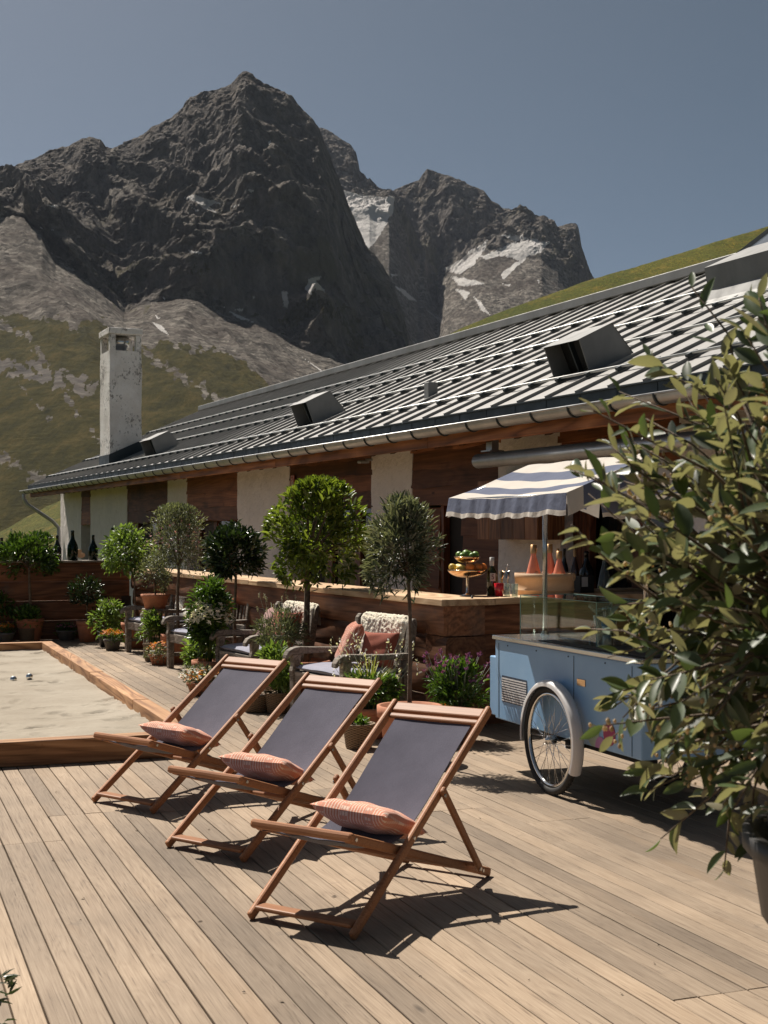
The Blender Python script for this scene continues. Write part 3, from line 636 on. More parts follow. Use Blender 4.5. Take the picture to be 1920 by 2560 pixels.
# green alp behind the roof, and a small grassy knoll by the far corner of the terrace
def hill(name, pts, r0, r1, v0, us, rows, mt, seed, amp):
    vr = np.interp(us, *trace(pts)); t = np.linspace(0, 1.3, rows)[:, None]; rr = r0 + (r1 - r0) * t
    vv = v0 + (vr[None] - v0) * np.clip(t, 0, 1) ** .85
    Z = H + (VH - vv) / F * np.minimum(rr, r1) - np.clip(t - 1, 0, 1) * 90; X = (us[None] - UC) / F * rr; Y = rr + X * 0
    Z = Z + amp * fbm(X / 14, Y / 14, X * 0 + seed, 4) * np.clip(t * 3, 0, 1) + amp * .22 * fbm(X / 1.2, Y / 1.2, X * 0, 3)
    ii = (np.arange(rows - 1)[:, None] * len(us) + np.arange(len(us) - 1)[None]).ravel(); q = np.stack([ii, ii + 1, ii + len(us) + 1, ii + len(us)], 1)
    return tag(npmesh(name, np.stack([X.ravel(), Y.ravel(), Z.ravel()], 1), q, mt, smooth=True), kind='structure')
hill('hill', [(500, 960), (760, 830), (885, 762), (1000, 705), (1100, 665), (1200, 630), (1280, 600), (1400, 566), (1530, 525), (1659, 487), (1900, 430), (2600, 330)], 60, 210, 1327, np.arange(500, 3000, 3.0), 150, M['alp'], 3.1, .35)
hill('hill', [(-700, 1290), (-200, 1215), (0, 1152), (60, 1118), (130, 1082), (260, 1040), (420, 1010), (700, 1020), (1000, 1100)], 48, 130, 1420, np.arange(-800, 1300, 3.0), 90, M['meadow'], 8.1, .5)

# bits of leaf and bark blown over the boards
m = MB()
for i in range(130):
    y = 4.2 + 15 * rnd.random() ** 1.7; x = rnd.uniform(-.5, 6.0); q = D(x, y, .004); a = rnd.uniform(0, 6.3); L = rnd.uniform(.004, .015); w_ = L * rnd.uniform(.25, .6)
    m.add([(q.x + math.cos(a) * L, q.y + math.sin(a) * L, .003), (q.x - math.sin(a) * w_, q.y + math.cos(a) * w_, .007), (q.x - math.cos(a) * L, q.y - math.sin(a) * L, .003), (q.x + math.sin(a) * w_, q.y - math.cos(a) * w_, .002)], [(0, 1, 2, 3)], False, rnd.random())
tag(m.build('leaf_litter', M['bark']), kind='stuff')
# ================================================================== the long lodge
lodge = empty('alpine_lodge', B(0, 0), BA, 'long low alpine lodge with white plaster piers, dark larch boards and a zinc roof', 'lodge')
XF, XE, ZE, XR, ZR = 2.2, 1.35, 2.84, 6.23, 5.07      # facade, eave edge, ridge
YN, YFAR = -6.5, 26.9
TS = (ZR - ZE) / (XR - XE); AL = math.atan(TS); CA, SA = math.cos(AL), math.sin(AL)
def RZ(x): return ZE + (x - XE) * TS
def FY(u, x=XF):
    r = (u - UC) / F; cn = BC.x * math.cos(BA) + BC.y * math.sin(BA)
    Y = (x + cn) / (r * math.cos(BA) + math.sin(BA)); return BL((r * Y, Y))[1], Y
# --- masonry: piers between the boarded bays
piers = [(151, 203), (226, 318), (419, 467), (593.5, 724), (928, 1030), (1246, 1400), (1700, 1990)]
WB = []
for i, (ua, ub) in enumerate(piers):
    y1, y0 = FY(ua)[0], FY(ub)[0]; m = MB()
    def wob(p, s=.018): return (p[0] + s * float(perlin(np.array(p[0] * 3.1 + i), np.array(p[1] * 3.1), np.array(p[2] * 3.1))), p[1] + 1.3 * s * float(perlin(np.array(p[0] * 2.3), np.array(p[1] * 2.7 + 5), np.array(p[2] * 2.9 + i))), p[2])
    zt = 2.86; nz = 26; ny = max(4, int((y1 - y0) / .11)); bx = XF + .55
    m.grid(ny, nz, lambda u, v: wob((XF, y1 + (y0 - y1) * u, zt * v)))
    m.grid(6, nz, lambda u, v: wob((XF + .55 * u, y0, zt * v)))
    m.grid(6, nz, lambda u, v: wob((bx - .55 * u, y1, zt * v)))
    o = m.build('wall', M['plaster'], lodge)
m = MB()                                                   # room behind, gable ends
m.box2((5.2, YN + .3, 0), (5.3, 26.6, 2.8)); m.box2((2.8, YN + .3, -.02), (5.2, 26.6, .02)); m.box2((2.8, YN + .3, 2.75), (5.2, 26.6, 2.8)); m.build('room', M['dark'], lodge)
m = MB()
for yy in (26.6, YN + .3):
    m = MB(); m.prism([(XF + .3, 0), (XR + 4.0, 0), (XR + 4.0, RZ(XF + .3) - .12), (XR, ZR - .14), (XF + .3, RZ(XF + .3) - .12)], lambda a, c, d: (a, d, c), yy - .2, yy); m.build('wall', M['plaster'], lodge)
m = MB(); m.box2((XR + 4.0, YN + .3, 0), (XR + 4.3, 26.6, 2.9)); m.build('wall', M['plaster'], lodge)
# --- larch boards above the openings: overlapping, rough-edged planks
def clad(y0, y1, z0, z1, nb, x=XF + .05, name='cladding'):
    m = MB(); hh = (z1 - z0) / nb
    for k in range(nb):
        za, zb = z0 + k * hh, z0 + (k + 1) * hh; t0 = rnd.random(); nn = max(3, int((y1 - y0) / .16))
        e0, e1 = rnd.uniform(-.05, .05), rnd.uniform(-.05, .05)
        ya, yb = y0 + e0 * .5, y1 + e1 * .5
        xo = x - .03 - rnd.uniform(0, .02)
        lo_ = [za - .02 + .022 * math.sin(j * .9 + k * 2.1) * rnd.random() for j in range(nn)]
        for (xa, xb2) in ((xo, xo + .035),):
            vs = []; fs = []
            for j in range(nn):
                y = ya + (yb - ya) * j / (nn - 1)
                vs += [(xa - .008, y, lo_[j]), (xa + .012, y, zb), (xb2, y, zb), (xb2, y, lo_[j])]
            for j in range(nn - 1):
                a = j * 4
                for q in range(4): fs.append((a + q, a + (q + 1) % 4, a + 4 + (q + 1) % 4, a + 4 + q))
            fs += [(0, 3, 2, 1), tuple(4 * (nn - 1) + q for q in range(4))]
            m.add(vs, fs, False, t0)
    return m.build(name, M['clad'], lodge)
def zat(v, u): return ZV(v, FY(u)[1])
bays = [(203, 226, 1310, 3), (318, 419, 1304, 4), (467, 593.5, 1299, 4), (724, 928, 1268, 4), (1030, 1246, 1258, 4), (1400, 1700, 1160, 2)]
for ua, ub, vb, nb in bays:
    clad(FY(ub)[0] - .03, FY(ua)[0] + .03, zat(vb, (ua + ub) / 2), 2.85, nb)
# --- windows: red-brown frames with dark panes, set back under the boards
def window(ua, ub, vt, zs, n):
    y1, y0 = FY(ua)[0], FY(ub)[0]; zt = zat(vt, (ua + ub) / 2) + .06; x = XF + .24; fw = .085
    m = MB()
    m.box2((x, y0, zt - fw), (x + .09, y1, zt)); m.box2((x, y0, zs), (x + .09, y1, zs + fw))
    for k in range(n + 1):
        yc = y0 + (y1 - y0) * k / n; w_ = fw * (1.15 if 0 < k < n else .7)
        m.box2((x + .003, max(y0, yc - w_), zs + fw + .001), (x + .087, min(y1, yc + w_), zt - fw - .001))
    wf = m.build('window', M['frame'], lodge, .006)
    for k in range(n):
        ya, yb = y0 + (y1 - y0) * k / n, y0 + (y1 - y0) * (k + 1) / n
        g = MB(); g.box2((x + .05, ya + fw * .6, zs + .05), (x + .058, yb - fw * .6, zt - .05)); g.build('pane', M['pane'], wf)
    if zs > .3:
        s_ = MB(); s_.box2((XF + .02, y0, 0), (XF + .35, y1, zs - .045)); s_.build('wall', M['plaster'], lodge)
        s_ = MB(); s_.box2((XF - .03, y0 + .01, zs - .04), (x - .003, y1 - .01, zs - .005)); s_.build('sill', M['frame'], wf)
window(203, 226, 1310, .8, 1); window(318, 419, 1304, .85, 2); window(467, 593.5, 1299, .85, 3); window(724, 928, 1268, .02, 3)
y1, y0 = FY(1086)[0], FY(1145)[0]
m = MB(); m.box2((XF + .2, y0 + .02, .02), (XF + .25, y1, 1.98)); dr = m.build('door', M['dark'], lodge)
m = MB(); m.box2((XF + .1, y0 - .03, .0), (XF + .19, y0 + .045, 2.02)); m.box2((XF + .1, y1 - .045, .0), (XF + .19, y1 + .03, 2.02)); m.box2((XF + .1, y0 + .046, 1.95), (XF + .19, y1 - .046, 2.02)); m.build('frame', M['frame'], dr)
clad(FY(1246)[0] - .02, y0 - .02, .0, 1.93, 6, XF + .08)
clad(y1 + .03, FY(1030)[0] + .02, .0, 1.93, 6, XF + .12)
window(1400, 1700, 1185, .02, 2)
# a slatted timber post left of the glazed door
ya, yb = FY(1445)[0], FY(1402)[0]; m = MB()
for k in range(4): m.box2((XF + .14, ya + (yb - ya) * k / 4 + .004, .0), (XF + .22 + .01 * (k % 2), ya + (yb - ya) * (k + 1) / 4 - .004, 2.42), tint=rnd.random())
m.build('post', M['frame'], lodge, .006)

# --- roof: zinc sheets with standing seams
m = MB()
def rp(x, y, n=0.0): return (x - n * SA, y, RZ(x) + n * CA)
m.add([rp(XE, YN), rp(XE, YFAR), rp(XR, YFAR), rp(XR, YN)], [(0, 3, 2, 1)])
m.add([rp(XE, YN, -.09), rp(XE, YFAR, -.09), rp(XR, YFAR, -.09), rp(XR, YN, -.09)], [(0, 1, 2, 3)])
for yy, o_ in ((YN, 0), (YFAR, 1)): m.add([rp(XE, yy), rp(XR, yy), rp(XR, yy, -.09), rp(XE, yy, -.09)], [(0, 1, 2, 3) if o_ else (3, 2, 1, 0)])
m.add([(2 * XR - XE, YN, ZE), (2 * XR - XE, YFAR, ZE), (XR, YFAR, ZR), (XR, YN, ZR)], [(0, 1, 2, 3)])
NS = int((YFAR - YN) / .5)
for k in range(NS + 1):
    y = YN + .02 + k * (YFAR - YN - .04) / NS
    m.bar(rp(XE + .02, y, .0155), rp(XR - .05, y, .0155), .018, .031, (-SA, 0, CA))
    for xx, dx in ((XE + 1.7, .0), (XE + 3.3, .0)): pass
m.build('roof', M['roof'], lodge)
m = MB(); m.bar((XR, YN - .03, ZR + .065), (XR, YFAR + .03, ZR + .065), .34, .05); m.bar((XR - .19, YN - .03, ZR + .02), (XR - .19, YFAR + .03, ZR + .02), .02, .13); m.build('ridge_cap', M['zinc'], lodge, .01)
m = MB(); m.box2((XE - .022, YN, ZE - .145), (XE - .002, YFAR, ZE - .004)); m.box2((XE - .05, YN, ZE - .004), (XE + .02, YFAR, ZE + .008))
for k in range(60): m.box2((XE - .026, YN + .3 + k * .56, ZE - .13), (XE - .0225, YN + .306 + k * .56, ZE - .01))
m.build('drip_edge', M['darkzinc'], lodge)
# soffit, fascia beam, rafters
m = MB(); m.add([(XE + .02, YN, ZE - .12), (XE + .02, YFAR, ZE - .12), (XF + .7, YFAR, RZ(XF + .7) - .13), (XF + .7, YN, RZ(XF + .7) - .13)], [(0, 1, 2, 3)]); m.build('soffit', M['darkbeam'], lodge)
m = MB()
for k in range(7):
    ya, yb = YN + 4.772 * k, YN + 4.772 * (k + 1) - .006; m.box2((XE + .03, ya, ZE - .30), (XE + .085, min(yb, YFAR), ZE - .15), tint=rnd.random())
m.build('eave_beam', M['beam'], lodge, .006)
proto = None; k = 0; y = YN + .4
while y < YFAR - .1:
    if proto is None:
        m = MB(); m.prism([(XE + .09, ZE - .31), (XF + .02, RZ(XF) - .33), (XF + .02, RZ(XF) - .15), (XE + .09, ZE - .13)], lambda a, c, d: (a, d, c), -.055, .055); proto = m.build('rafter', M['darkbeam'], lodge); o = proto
    else: o = proto.copy(); COL.objects.link(o)
    o.location = (0, y, 0); y += .565
# gutter with its brackets, downpipe at the far corner
m = MB(); XG, ZG, RG = XE - .105, ZE - .125, .082; ns = 90
def gut(u, v):
    a = PI + PI * u; return (XG + RG * math.cos(a), YN - .05 + (YFAR + .35 - YN + .05) * v, ZG + RG * math.sin(a))
m.grid(11, ns, gut); m.grid(11, ns, lambda u, v: (lambda p: (XG + (p[0] - XG) * .95, p[1], ZG + (p[2] - ZG) * .95))(gut(1 - u, v)))
m.tube([(XG - RG, YN - .05, ZG), (XG - RG, YFAR + .35, ZG)], .011, 6); gt = m.build('gutter', M['galv'], lodge)
bp = None; y = YN + .2
while y < YFAR + .2:
    if bp is None:
        m = MB(); m.torus((0, 0, 0), RG + .006, .007, 'x', 10, 5, PI, 2 * PI, (1, 2.4)); bp = m.build('bracket', M['darkzinc'], gt); o = bp; bp.rotation_euler = (0, 0, R(90))
    else: o = bp.copy(); COL.objects.link(o)
    o.location = (XG, y, ZG); y += .62
m = MB(); pts = [(XG, YFAR + .1, ZG - .07), (XG, YFAR + .1, ZG - .22), (XG + .08, YFAR + .08, ZG - .36), (XF - .25, YFAR - .1, ZG - .80), (XF - .09, YFAR - .15, ZG - .98), (XF - .08, YFAR - .15, ZG - 1.3), (XF - .08, YFAR - .15, 0)]
fine = []
for a, c in zip(pts[:-1], pts[1:]): fine += [tuple(a[i] + (c[i] - a[i]) * t for i in range(3)) for t in (0, .3, .7)]
m.tube(fine + [pts[-1]], .048, 12); m.tube([(XF - .08, YFAR - .15, .75), (XF - .08, YFAR - .15, .8)], .06, 12); m.build('downpipe', M['galv'], lodge)
# snow guards: rods on seam clamps
for xr in (1.86, 2.84, 3.72, 4.6):
    m = MB()
    m.tube([rp(xr, YN + .2, .05), rp(xr, YFAR - .25, .05)], .014, 8)
    for k in range(NS + 1):
        y = YN + .02 + k * (YFAR - YN - .04) / NS
        m.bar(rp(xr - .05, y, .037), rp(xr + .05, y, .037), .045, .04, (-SA, 0, CA), mi=1)
    m.build('snow_guard', [M['rod'], M['darkzinc']], lodge)
# dormer vents
def dormer(x, y0, w_):
    P = lambda a, b, y: rp(x + a * CA, y, b)
    pr = [(0, -.02), (.02, .35), (.42, .36), (.54, -.02)]; y1 = y0 + w_; m = MB(); t = .014
    for yy, s_ in ((y0, 1), (y1, -1)):
        f = [P(a, b, yy) for a, b in pr]; g = [P(a, b, yy + s_ * t) for a, b in pr]
        m.add(f + g, [(0, 1, 2, 3), (7, 6, 5, 4), (0, 4, 5, 1), (1, 5, 6, 2), (2, 6, 7, 3)])
    for (a, b), (c, d) in ((pr[1], pr[2]), (pr[2], pr[3])):
        m.add([P(a - (.03 if b < .355 and a < .1 else 0), b, y0 - .01), P(c, d, y0 - .01), P(c, d, y1 + .01), P(a - (.03 if a < .1 else 0), b, y1 + .01)], [(0, 1, 2, 3)])
        m.add([P(a, b - .012, y0 + t), P(c, d - .012, y0 + t), P(c, d - .012, y1 - t), P(a, b - .012, y1 - t)], [(3, 2, 1, 0)])
    d = m.build('dormer', M['zinc'], lodge)
    m = MB(); m.add([P(.2, -.01, y0 + t), P(.2, .34, y0 + t), P(.2, .34, y1 - t), P(.2, -.01, y1 - t)], [(0, 1, 2, 3)]); m.add([P(0, .005, y0 + t), P(.2, .005, y0 + t), P(.2, .005, y1 - t), P(0, .005, y1 - t)], [(0, 1, 2, 3)]); m.build('opening', M['black'], d)
    m = MB(); m.bar(P(.1, .0, y0 + w_ * .45), P(.1, .34, y0 + w_ * .45), .05, .02, (0, 1, 0)); m.build('shutter', M['darkzinc'], d)
dormer(2.02, 16.4, .86); dormer(2.06, 8.05, .64); dormer(1.97, .78, .64)
# square vent stub, curved exhaust hood, glazed ridge light
m = MB(); c = rp(2.38, 4.96); m.bar((c[0], c[1], c[2] - .05), (c[0], c[1], c[2] + .17), .13, .13, (1, 0, 0)); m.build('roof_vent', M['zinc'], lodge, .008)
m = MB(); hy0, hy1 = .5, 1.72
prof = [(3.86, 0.0), (4.02, .04), (4.12, .12), (4.17, .36), (4.75, .36)]
for (a, b), (c2, d) in zip(prof[:-1], prof[1:]): m.add([rp(a, hy0, b), rp(c2, hy0, d), rp(c2, hy1, d), rp(a, hy1, b)], [(0, 3, 2, 1)])
for yy, s_ in ((hy0, 1), (hy1, -1)): m.add([rp(a, yy, b) for a, b in prof] + [rp(4.75, yy, 0)], [tuple(range(6))])
m.build('exhaust_hood', M['zinc'], lodge)
sy0, sy1, sxa, sxb, sh = -2.5, 3.62, 5.72, 2 * XR - 5.72, .5     # glazed lantern along the ridge
zc0 = RZ(sxa) + .07; ap = (XR, sy1 - .95, ZR + sh); a2 = (XR, sy0, ZR + sh)
c_ = [(sxa, sy0, zc0), (sxa, sy1, zc0), (sxb, sy1, zc0), (sxb, sy0, zc0)]
m = MB(); m.add([c_[0], c_[1], ap, a2], [(0, 3, 2, 1)]); m.add([c_[1], c_[2], ap], [(0, 2, 1)]); m.add([c_[2], c_[3], a2, ap], [(0, 3, 2, 1)])
sl = m.build('skylight', M['skyglass'], lodge)
m = MB()
for q in (0, 1, 2):
    a, b = c_[q], c_[q + 1]; m.add([(a[0], a[1], RZ(sxa) - .05), (b[0], b[1], RZ(sxa) - .05), b, a], [(0, 1, 2, 3), (3, 2, 1, 0)])
    m.bar((a[0], a[1], a[2]), (b[0], b[1], b[2]), .07, .05, mi=1)
for a, b in ((c_[1], ap), (c_[2], ap), (ap, a2)): m.bar(a, b, .05, .05, mi=1)
for y in (1.6, .6, -.4, -1.4): m.bar((sxa, y, zc0 + .01), (XR, y, ZR + sh + .01), .04, .04, mi=1)
m.build('frame', [M['darkzinc'], M['zinc']], sl)
# chimney: whitewashed, open lantern top with a steel flue
cx0, cx1, cy0, cy1, cz = 1.92, 2.64, 20.04, 20.98, 6.2
m = MB(); zb = RZ(cx0) - .3; zo = cz - .52
def cw(p): return (p[0] + .02 * float(perlin(np.array(p[0] * 4.), np.array(p[1] * 4.), np.array(p[2] * 2.6))), p[1] + .02 * float(perlin(np.array(p[0] * 4. + 8), np.array(p[1] * 4.), np.array(p[2] * 2.6))), p[2])
for (a, c2) in (((cx0, cy0), (cx1, cy0)), ((cx1, cy0), (cx1, cy1)), ((cx1, cy1), (cx0, cy1)), ((cx0, cy1), (cx0, cy0))):
    m.grid(7, 30, lambda u, v: cw((a[0] + (c2[0] - a[0]) * u, a[1] + (c2[1] - a[1]) * u, zb + (zo - zb) * v)))
m.add([(cx0 + .02, cy0 + .02, zo), (cx1 - .02, cy0 + .02, zo), (cx1 - .02, cy1 - .02, zo), (cx0 + .02, cy1 - .02, zo)], [(0, 1, 2, 3)])
for px, py in ((cx0 + .07, cy0 + .07), (cx1 - .065, cy0 + .07), (cx0 + .07, cy1 - .07), (cx1 - .065, cy1 - .07)): m.box((px, py, zo + .18), (.13, .13, .37))
m.box(((cx0 + cx1) / 2, (cy0 + cy1) / 2, cz - .08), (cx1 - cx0 + .05, cy1 - cy0 + .05, .14))
ch = m.build('chimney', M['chimney'], lodge, .012)
m = MB(); cc = ((cx0 + cx1) / 2 - .04, (cy0 + cy1) / 2); m.lathe([(.19, 0), (.19, .13), (.235, .131), (.235, .34), (.0, .341)], 24, (cc[0], cc[1], zo)); m.build('flue', M['steel'], ch)
m = MB(); fz = .26
P = [(cx0 - .02, cy0 - .02), (cx1 + .02, cy0 - .02), (cx1 + .02, cy1 + .02), (cx0 - .02, cy1 + .02)]
for i in range(4):
    a, c2 = P[i], P[(i + 1) % 4]; m.add([(a[0], a[1], RZ(a[0]) - .02), (c2[0], c2[1], RZ(c2[0]) - .02), (c2[0], c2[1], RZ(c2[0]) + fz), (a[0], a[1], RZ(a[0]) + fz)], [(0, 1, 2, 3)])
m.build('flashing', M['darkzinc'], ch)
# awning cassette under the eave, with brackets
m = MB(); ya, yb = 2.36, -3.5; m.tube([(1.62, ya, 2.37), (1.62, yb, 2.37)], [.075, .075], 14); m.box2((1.62, yb, 2.335), (1.72, ya - .03, 2.405))
aw = m.build('awning_cassette', M['galv'], lodge, .01)
m = MB(); m.box2((1.60, 2.02, 2.46), (1.68, 2.14, 2.66)); m.box2((1.56, 1.98, 2.455), (1.72, 2.18, 2.468)); m.build('bracket', M['galv'], aw)
# small floodlight by the pier
m = MB(); yl = FY(905, 2.0)[0]; m.box((2.02, yl, 2.55), (.13, .11, .035)); m.box((2.1, yl, 2.58), (.1, .03, .03)); m.build('floodlight', M['galv'], lodge, .008)
# --- things on the wall
yS = FY(737, XF)[0]
fs = empty('fire_sign', B(XF - .035, yS, 2.34), BA, 'small upright red fire extinguisher sign on the dark boards above the bright green tree', 'sign')
m = MB(); m.box((0, 0, 0), (.012, .15, .3)); m.build('board', M['sign'], fs)
m = MB()
for s_ in (-1, 1): m.box((-.008, s_ * .062, 0), (.003, .006, .276)); m.box((-.008, 0, s_ * .135), (.003, .118, .006))
m.prism([(-.022, -.09), (.022, -.09), (.026, .03), (.012, .075), (-.012, .075), (-.026, .03)], lambda a, c, d: (d, a, c), -.0085, -.0065); m.box((-.0075, .02, .092), (.003, .06, .012)); m.build('symbol', M['signwhite'], fs)
yc0, yc1 = FY(1352, 1.9)[0], FY(1262, 2.2)[0]
wc = empty('wall_cabinet', B(XF, (yc0 + yc1) / 2, 1.56), BA, 'brown timber box hung on the white pier behind the striped canopy', 'cabinet')
m = MB(); hw = (yc1 - yc0) / 2
for k in range(5): m.box2((-.34, -hw + k * 2 * hw / 5 + .002, .0), (-.32, -hw + (k + 1) * 2 * hw / 5 - .002, .62), tint=rnd.random())
m.box2((-.319, -hw, .0), (-.02, -hw + .02, .62)); m.box2((-.319, hw - .02, 0), (-.02, hw, .62)); m.box2((-.319, -hw + .021, .6), (-.02, hw - .021, .62)); m.box2((-.318, -hw + .022, .01), (-.02, hw - .022, .03)); m.build('body', M['cabinet'], wc, .004)
m = MB(); m.lathe([(.0, .008), (.055, .008), (.06, .0)], 16, (-.17, 0, .0)); m.build('spotlight', M['black'], wc)
# ================================================================== bar and timber wall
def rough_log(m, y0, y1, z0, z1, x0, x1, tint, bulge=.010, fl=None):
    """a thick hand-cut plank lying along y, face towards -x, slightly uneven"""
    n = max(6, int((y1 - y0) / .1)); k = 9; ph = rnd.uniform(0, 50)
    def fn(u, v):
        y = y0 + (y1 - y0) * u; z = z0 + (z1 - z0) * v; e = (abs(v - .5) * 2) ** 5
        x = x0 - bulge * (1 - e) + .010 * math.sin(y * 2.1 + ph) * math.sin(z * 9 + ph) + .012 * e
        x += .006 * math.sin(y * 7.3 + ph * 2 + z * 20)
        return (x, y, z) if fl is None else fl(x, y, z)
    m.grid(n, k, lambda u, v: fn(1 - u, v), True, tint)
    q = lambda x, y, z: (x, y, z) if fl is None else fl(x, y, z)
    for yy, s_ in ((y0, 1), (y1, -1)):
        L = [fn(0 if yy == y0 else 1, v / (k - 1)) for v in range(k)]; R_ = [q(x1, yy, z1), q(x1, yy, z0)]
        f = L + R_; m.add(f, [tuple(range(len(f))) if s_ < 0 else tuple(range(len(f)))[::-1]], False, tint)
    m.add([fn(0, 1), fn(1, 1), q(x1, y1, z1), q(x1, y0, z1)], [(0, 1, 2, 3)], False, tint)
bar = empty('bar_counter', B(0, 0), BA, 'L-shaped outdoor bar of dark rough logs with a pale worn timber top', 'bar')
lz = [0, .25, .51, .765, 1.022]
for k in range(4):
    ys = [0.0 + .02 * (k % 2)] + sorted(rnd.uniform(2.4, 3.6) + j * 3.4 for j in range(2)) + [10.5]
    for ya, yb in zip(ys[:-1], ys[1:]):
        m = MB(); rough_log(m, ya + .002, yb - .003, lz[k] + .004, lz[k + 1] - .003, .045 + rnd.uniform(-.01, .012) - .02 * (k == 3), .42, rnd.random()); m.build('log', M['log'], bar)
# the short side turns a little outward
ca, sa = math.cos(R(6)), math.sin(R(6))
def rfl(x, y, z): return (.05 + y * ca - x * sa, .0 + y * sa + x * ca, z)
for k in range(4):
    ys = [.0 if k % 2 else .0, (1.15, 1.7, .9, 2.33)[k], 2.33] if k != 3 else [0, 2.33]
    for ya, yb in zip(ys[:-1], ys[1:]):
        m = MB(); rough_log(m, ya + .02, yb - .003, lz[k] + .004, lz[k + 1] - .003, .035 + rnd.uniform(-.01, .01), .36, (.62, .3, .5, .8)[k], .009, lambda x, y, z: rfl(x, y, z))
        o = m.build('log', M['log_x'] if 'log_x' in M else M['log'], bar)
ycs = [0, 2.1, 4.9, 7.8, 10.5]
for i in range(4):
    m = MB(); m.box2((-.012, ycs[i] + (.0 if i else -.03) + .002, 1.024), (.50, ycs[i + 1] - .003, 1.08 - .002 * (i % 2)), tint=(.45, .7, .3, .55)[i]); m.build('countertop', M['counter'], bar, .006, 2)
m = MB(); P = [(.503, .030), (2.38, .227), (2.38, .75), (.503, .55)]; m.prism(P, lambda a, c, d: (a, c, d), 1.0235, 1.079, tint=.6); m.build('countertop', M['counter_x'] if 'counter_x' in M else M['counter'], bar, .006, 2)
# far log wall with bottles on it
fw = empty('timber_wall', D(0, 0), DA, 'dark log wall closing the far end of the terrace, bottles lined along its top', 'wall')
WY = 21.06; wz = [0, .29, .59, .88, 1.165]
def wfl(x, y, z): return (-y, WY + x, z)
for k in range(4):
    m = MB(); rough_log(m, -3.83, 1.6, wz[k] + .001, wz[k + 1] - .001, .02 + rnd.uniform(-.004, .004), .25, (.5, .72, .45, .65)[k], .005, lambda x, y, z: wfl(x, y, z)); m.build('log', M['log_x'], fw)
m = MB(); m.box2((-1.7, WY - .06, 1.168), (3.86, WY + .30, 1.198), tint=.7); m.build('coping_board', wood('grey_coping', (.12, .095, .075), (.26, .22, .185), (.36, .32, .28), 'x', 6, .7, .3), fw, .004)
for uu in (252, 317):  # flat panels on the logs; their dark colour stands for shade inside openings
    X, Y = PX(uu, 20.95); xl = X * math.cos(DA) + Y * math.sin(DA); m = MB()
    m.box2((xl - .075, WY - .022, .36), (xl + .075, WY - .004, .645), mi=0); m.box2((xl - .055, WY - .026, .37), (xl + .055, WY - .0225, .53), mi=1)
    m.build('niche_shade_panel', [M['dark'], M['black']], fw)

# ================================================================== bottles
def bottle_prof(kind, h, r):
    if kind == 'burg': p = [(0, 0), (.9, 0), (1, .015), (1, .40), (.93, .50), (.70, .60), (.42, .70), (.32, .78), (.29, .93), (.34, .935), (.34, .965), (.29, .97), (.29, 1), (0, 1)]
    elif kind == 'bord': p = [(0, 0), (.92, 0), (1, .015), (1, .58), (.94, .63), (.62, .70), (.42, .74), (.38, .80), (.37, .94), (.42, .945), (.42, .985), (.36, 1), (0, 1)]
    else: p = [(0, 0), (.93, 0), (1, .02), (.96, .12), (.78, .34), (.52, .56), (.34, .70), (.28, .76), (.28, .95), (.32, .955), (.32, .985), (.26, 1), (0, 1)]
    return [(a * r, b * h) for a, b in p]
def bottle(name, label, pos, kind, h, r, glass, cap=None, paper=None, group=None, cat='bottle', n=18):
    t = empty(name, pos, 0, label, cat, group); m = MB(); m.lathe(bottle_prof(kind, h, r), n); m.build('body', M[glass], t)
    rc = (.32 if kind != 'bord' else .42) * r + .0015
    if cap: m = MB(); m.lathe([(rc, .80 * h), (rc, 1.004 * h), (0, 1.004 * h)], n); m.build('foil', M[cap], t)
    if paper: m = MB(); rr = r * (1.0 if kind != 'cone' else .8) + .0012; m.lathe([(rr, paper[0] * h), (rr if kind != 'cone' else rr * .8, paper[1] * h)], n); m.build('label', M[paper[2]], t)
    return t
gw = 'bottles along the far log wall'
for u, vt, r, kind, gl, lab in ((4, 1345, .075, 'burg', 'bdark', 'big dark bottle at the far log wall end, cut by the picture edge'),
    (28, 1323, .06, 'burg', 'bclear', 'clear glass bottle on the far log wall, the only see-through one'),
    (40, 1340, .05, 'bord', 'bdark', 'slim dark bottle close beside the clear one on the far log wall'),
    (92, 1329, .055, 'bord', 'bdark', 'dark bottle whose neck just shows over the round bay tree'),
    (143, 1340, .065, 'burg', 'bdark', 'dark bottle beside the downpipe, half hidden by the bay tree crown'),
    (181.5, 1328, .082, 'burg', 'bgreen', 'largest green bottle on the far log wall, just left of the wooden heart'),
    (233, 1340, .072, 'burg', 'bgreen', 'green bottle on the far log wall, just right of the wooden heart'),
    (281, 1322, .07, 'burg', 'bgreen', 'green bottle partly behind the feathery pale green tree')):
    Y = 20.95; X, _ = PX(u, Y)
    Y = (WY + .12 + X * math.sin(DA)) / math.cos(DA); X, _ = PX(u, Y)
    h = (1403 - vt) / F * Y; bottle('bottle', lab, (X, Y, 1.198), kind, h, r, gl, group=gw, n=22)
X, Y = PX(202, 21.25); m = MB()
hp = [(.55 * 16 * math.sin(t) ** 3 / 17, (13 * math.cos(t) - 5 * math.cos(2 * t) - 2 * math.cos(3 * t) - math.cos(4 * t)) / 17) for t in np.linspace(0, 2 * PI, 40, endpoint=False)]
m.prism([(-a * .145, c * .085) for a, c in hp], lambda a, c, d: (a, d, c), -.03, .03, tint=.7); o = m.build('wooden_heart', M['steamer'], None, .004); o.location = (X, Y - .07, 1.198 + .085); o.rotation_euler = (0, R(48), DA)
tag(o, 'flat wooden heart leaning between two green bottles on the far log wall', 'ornament')

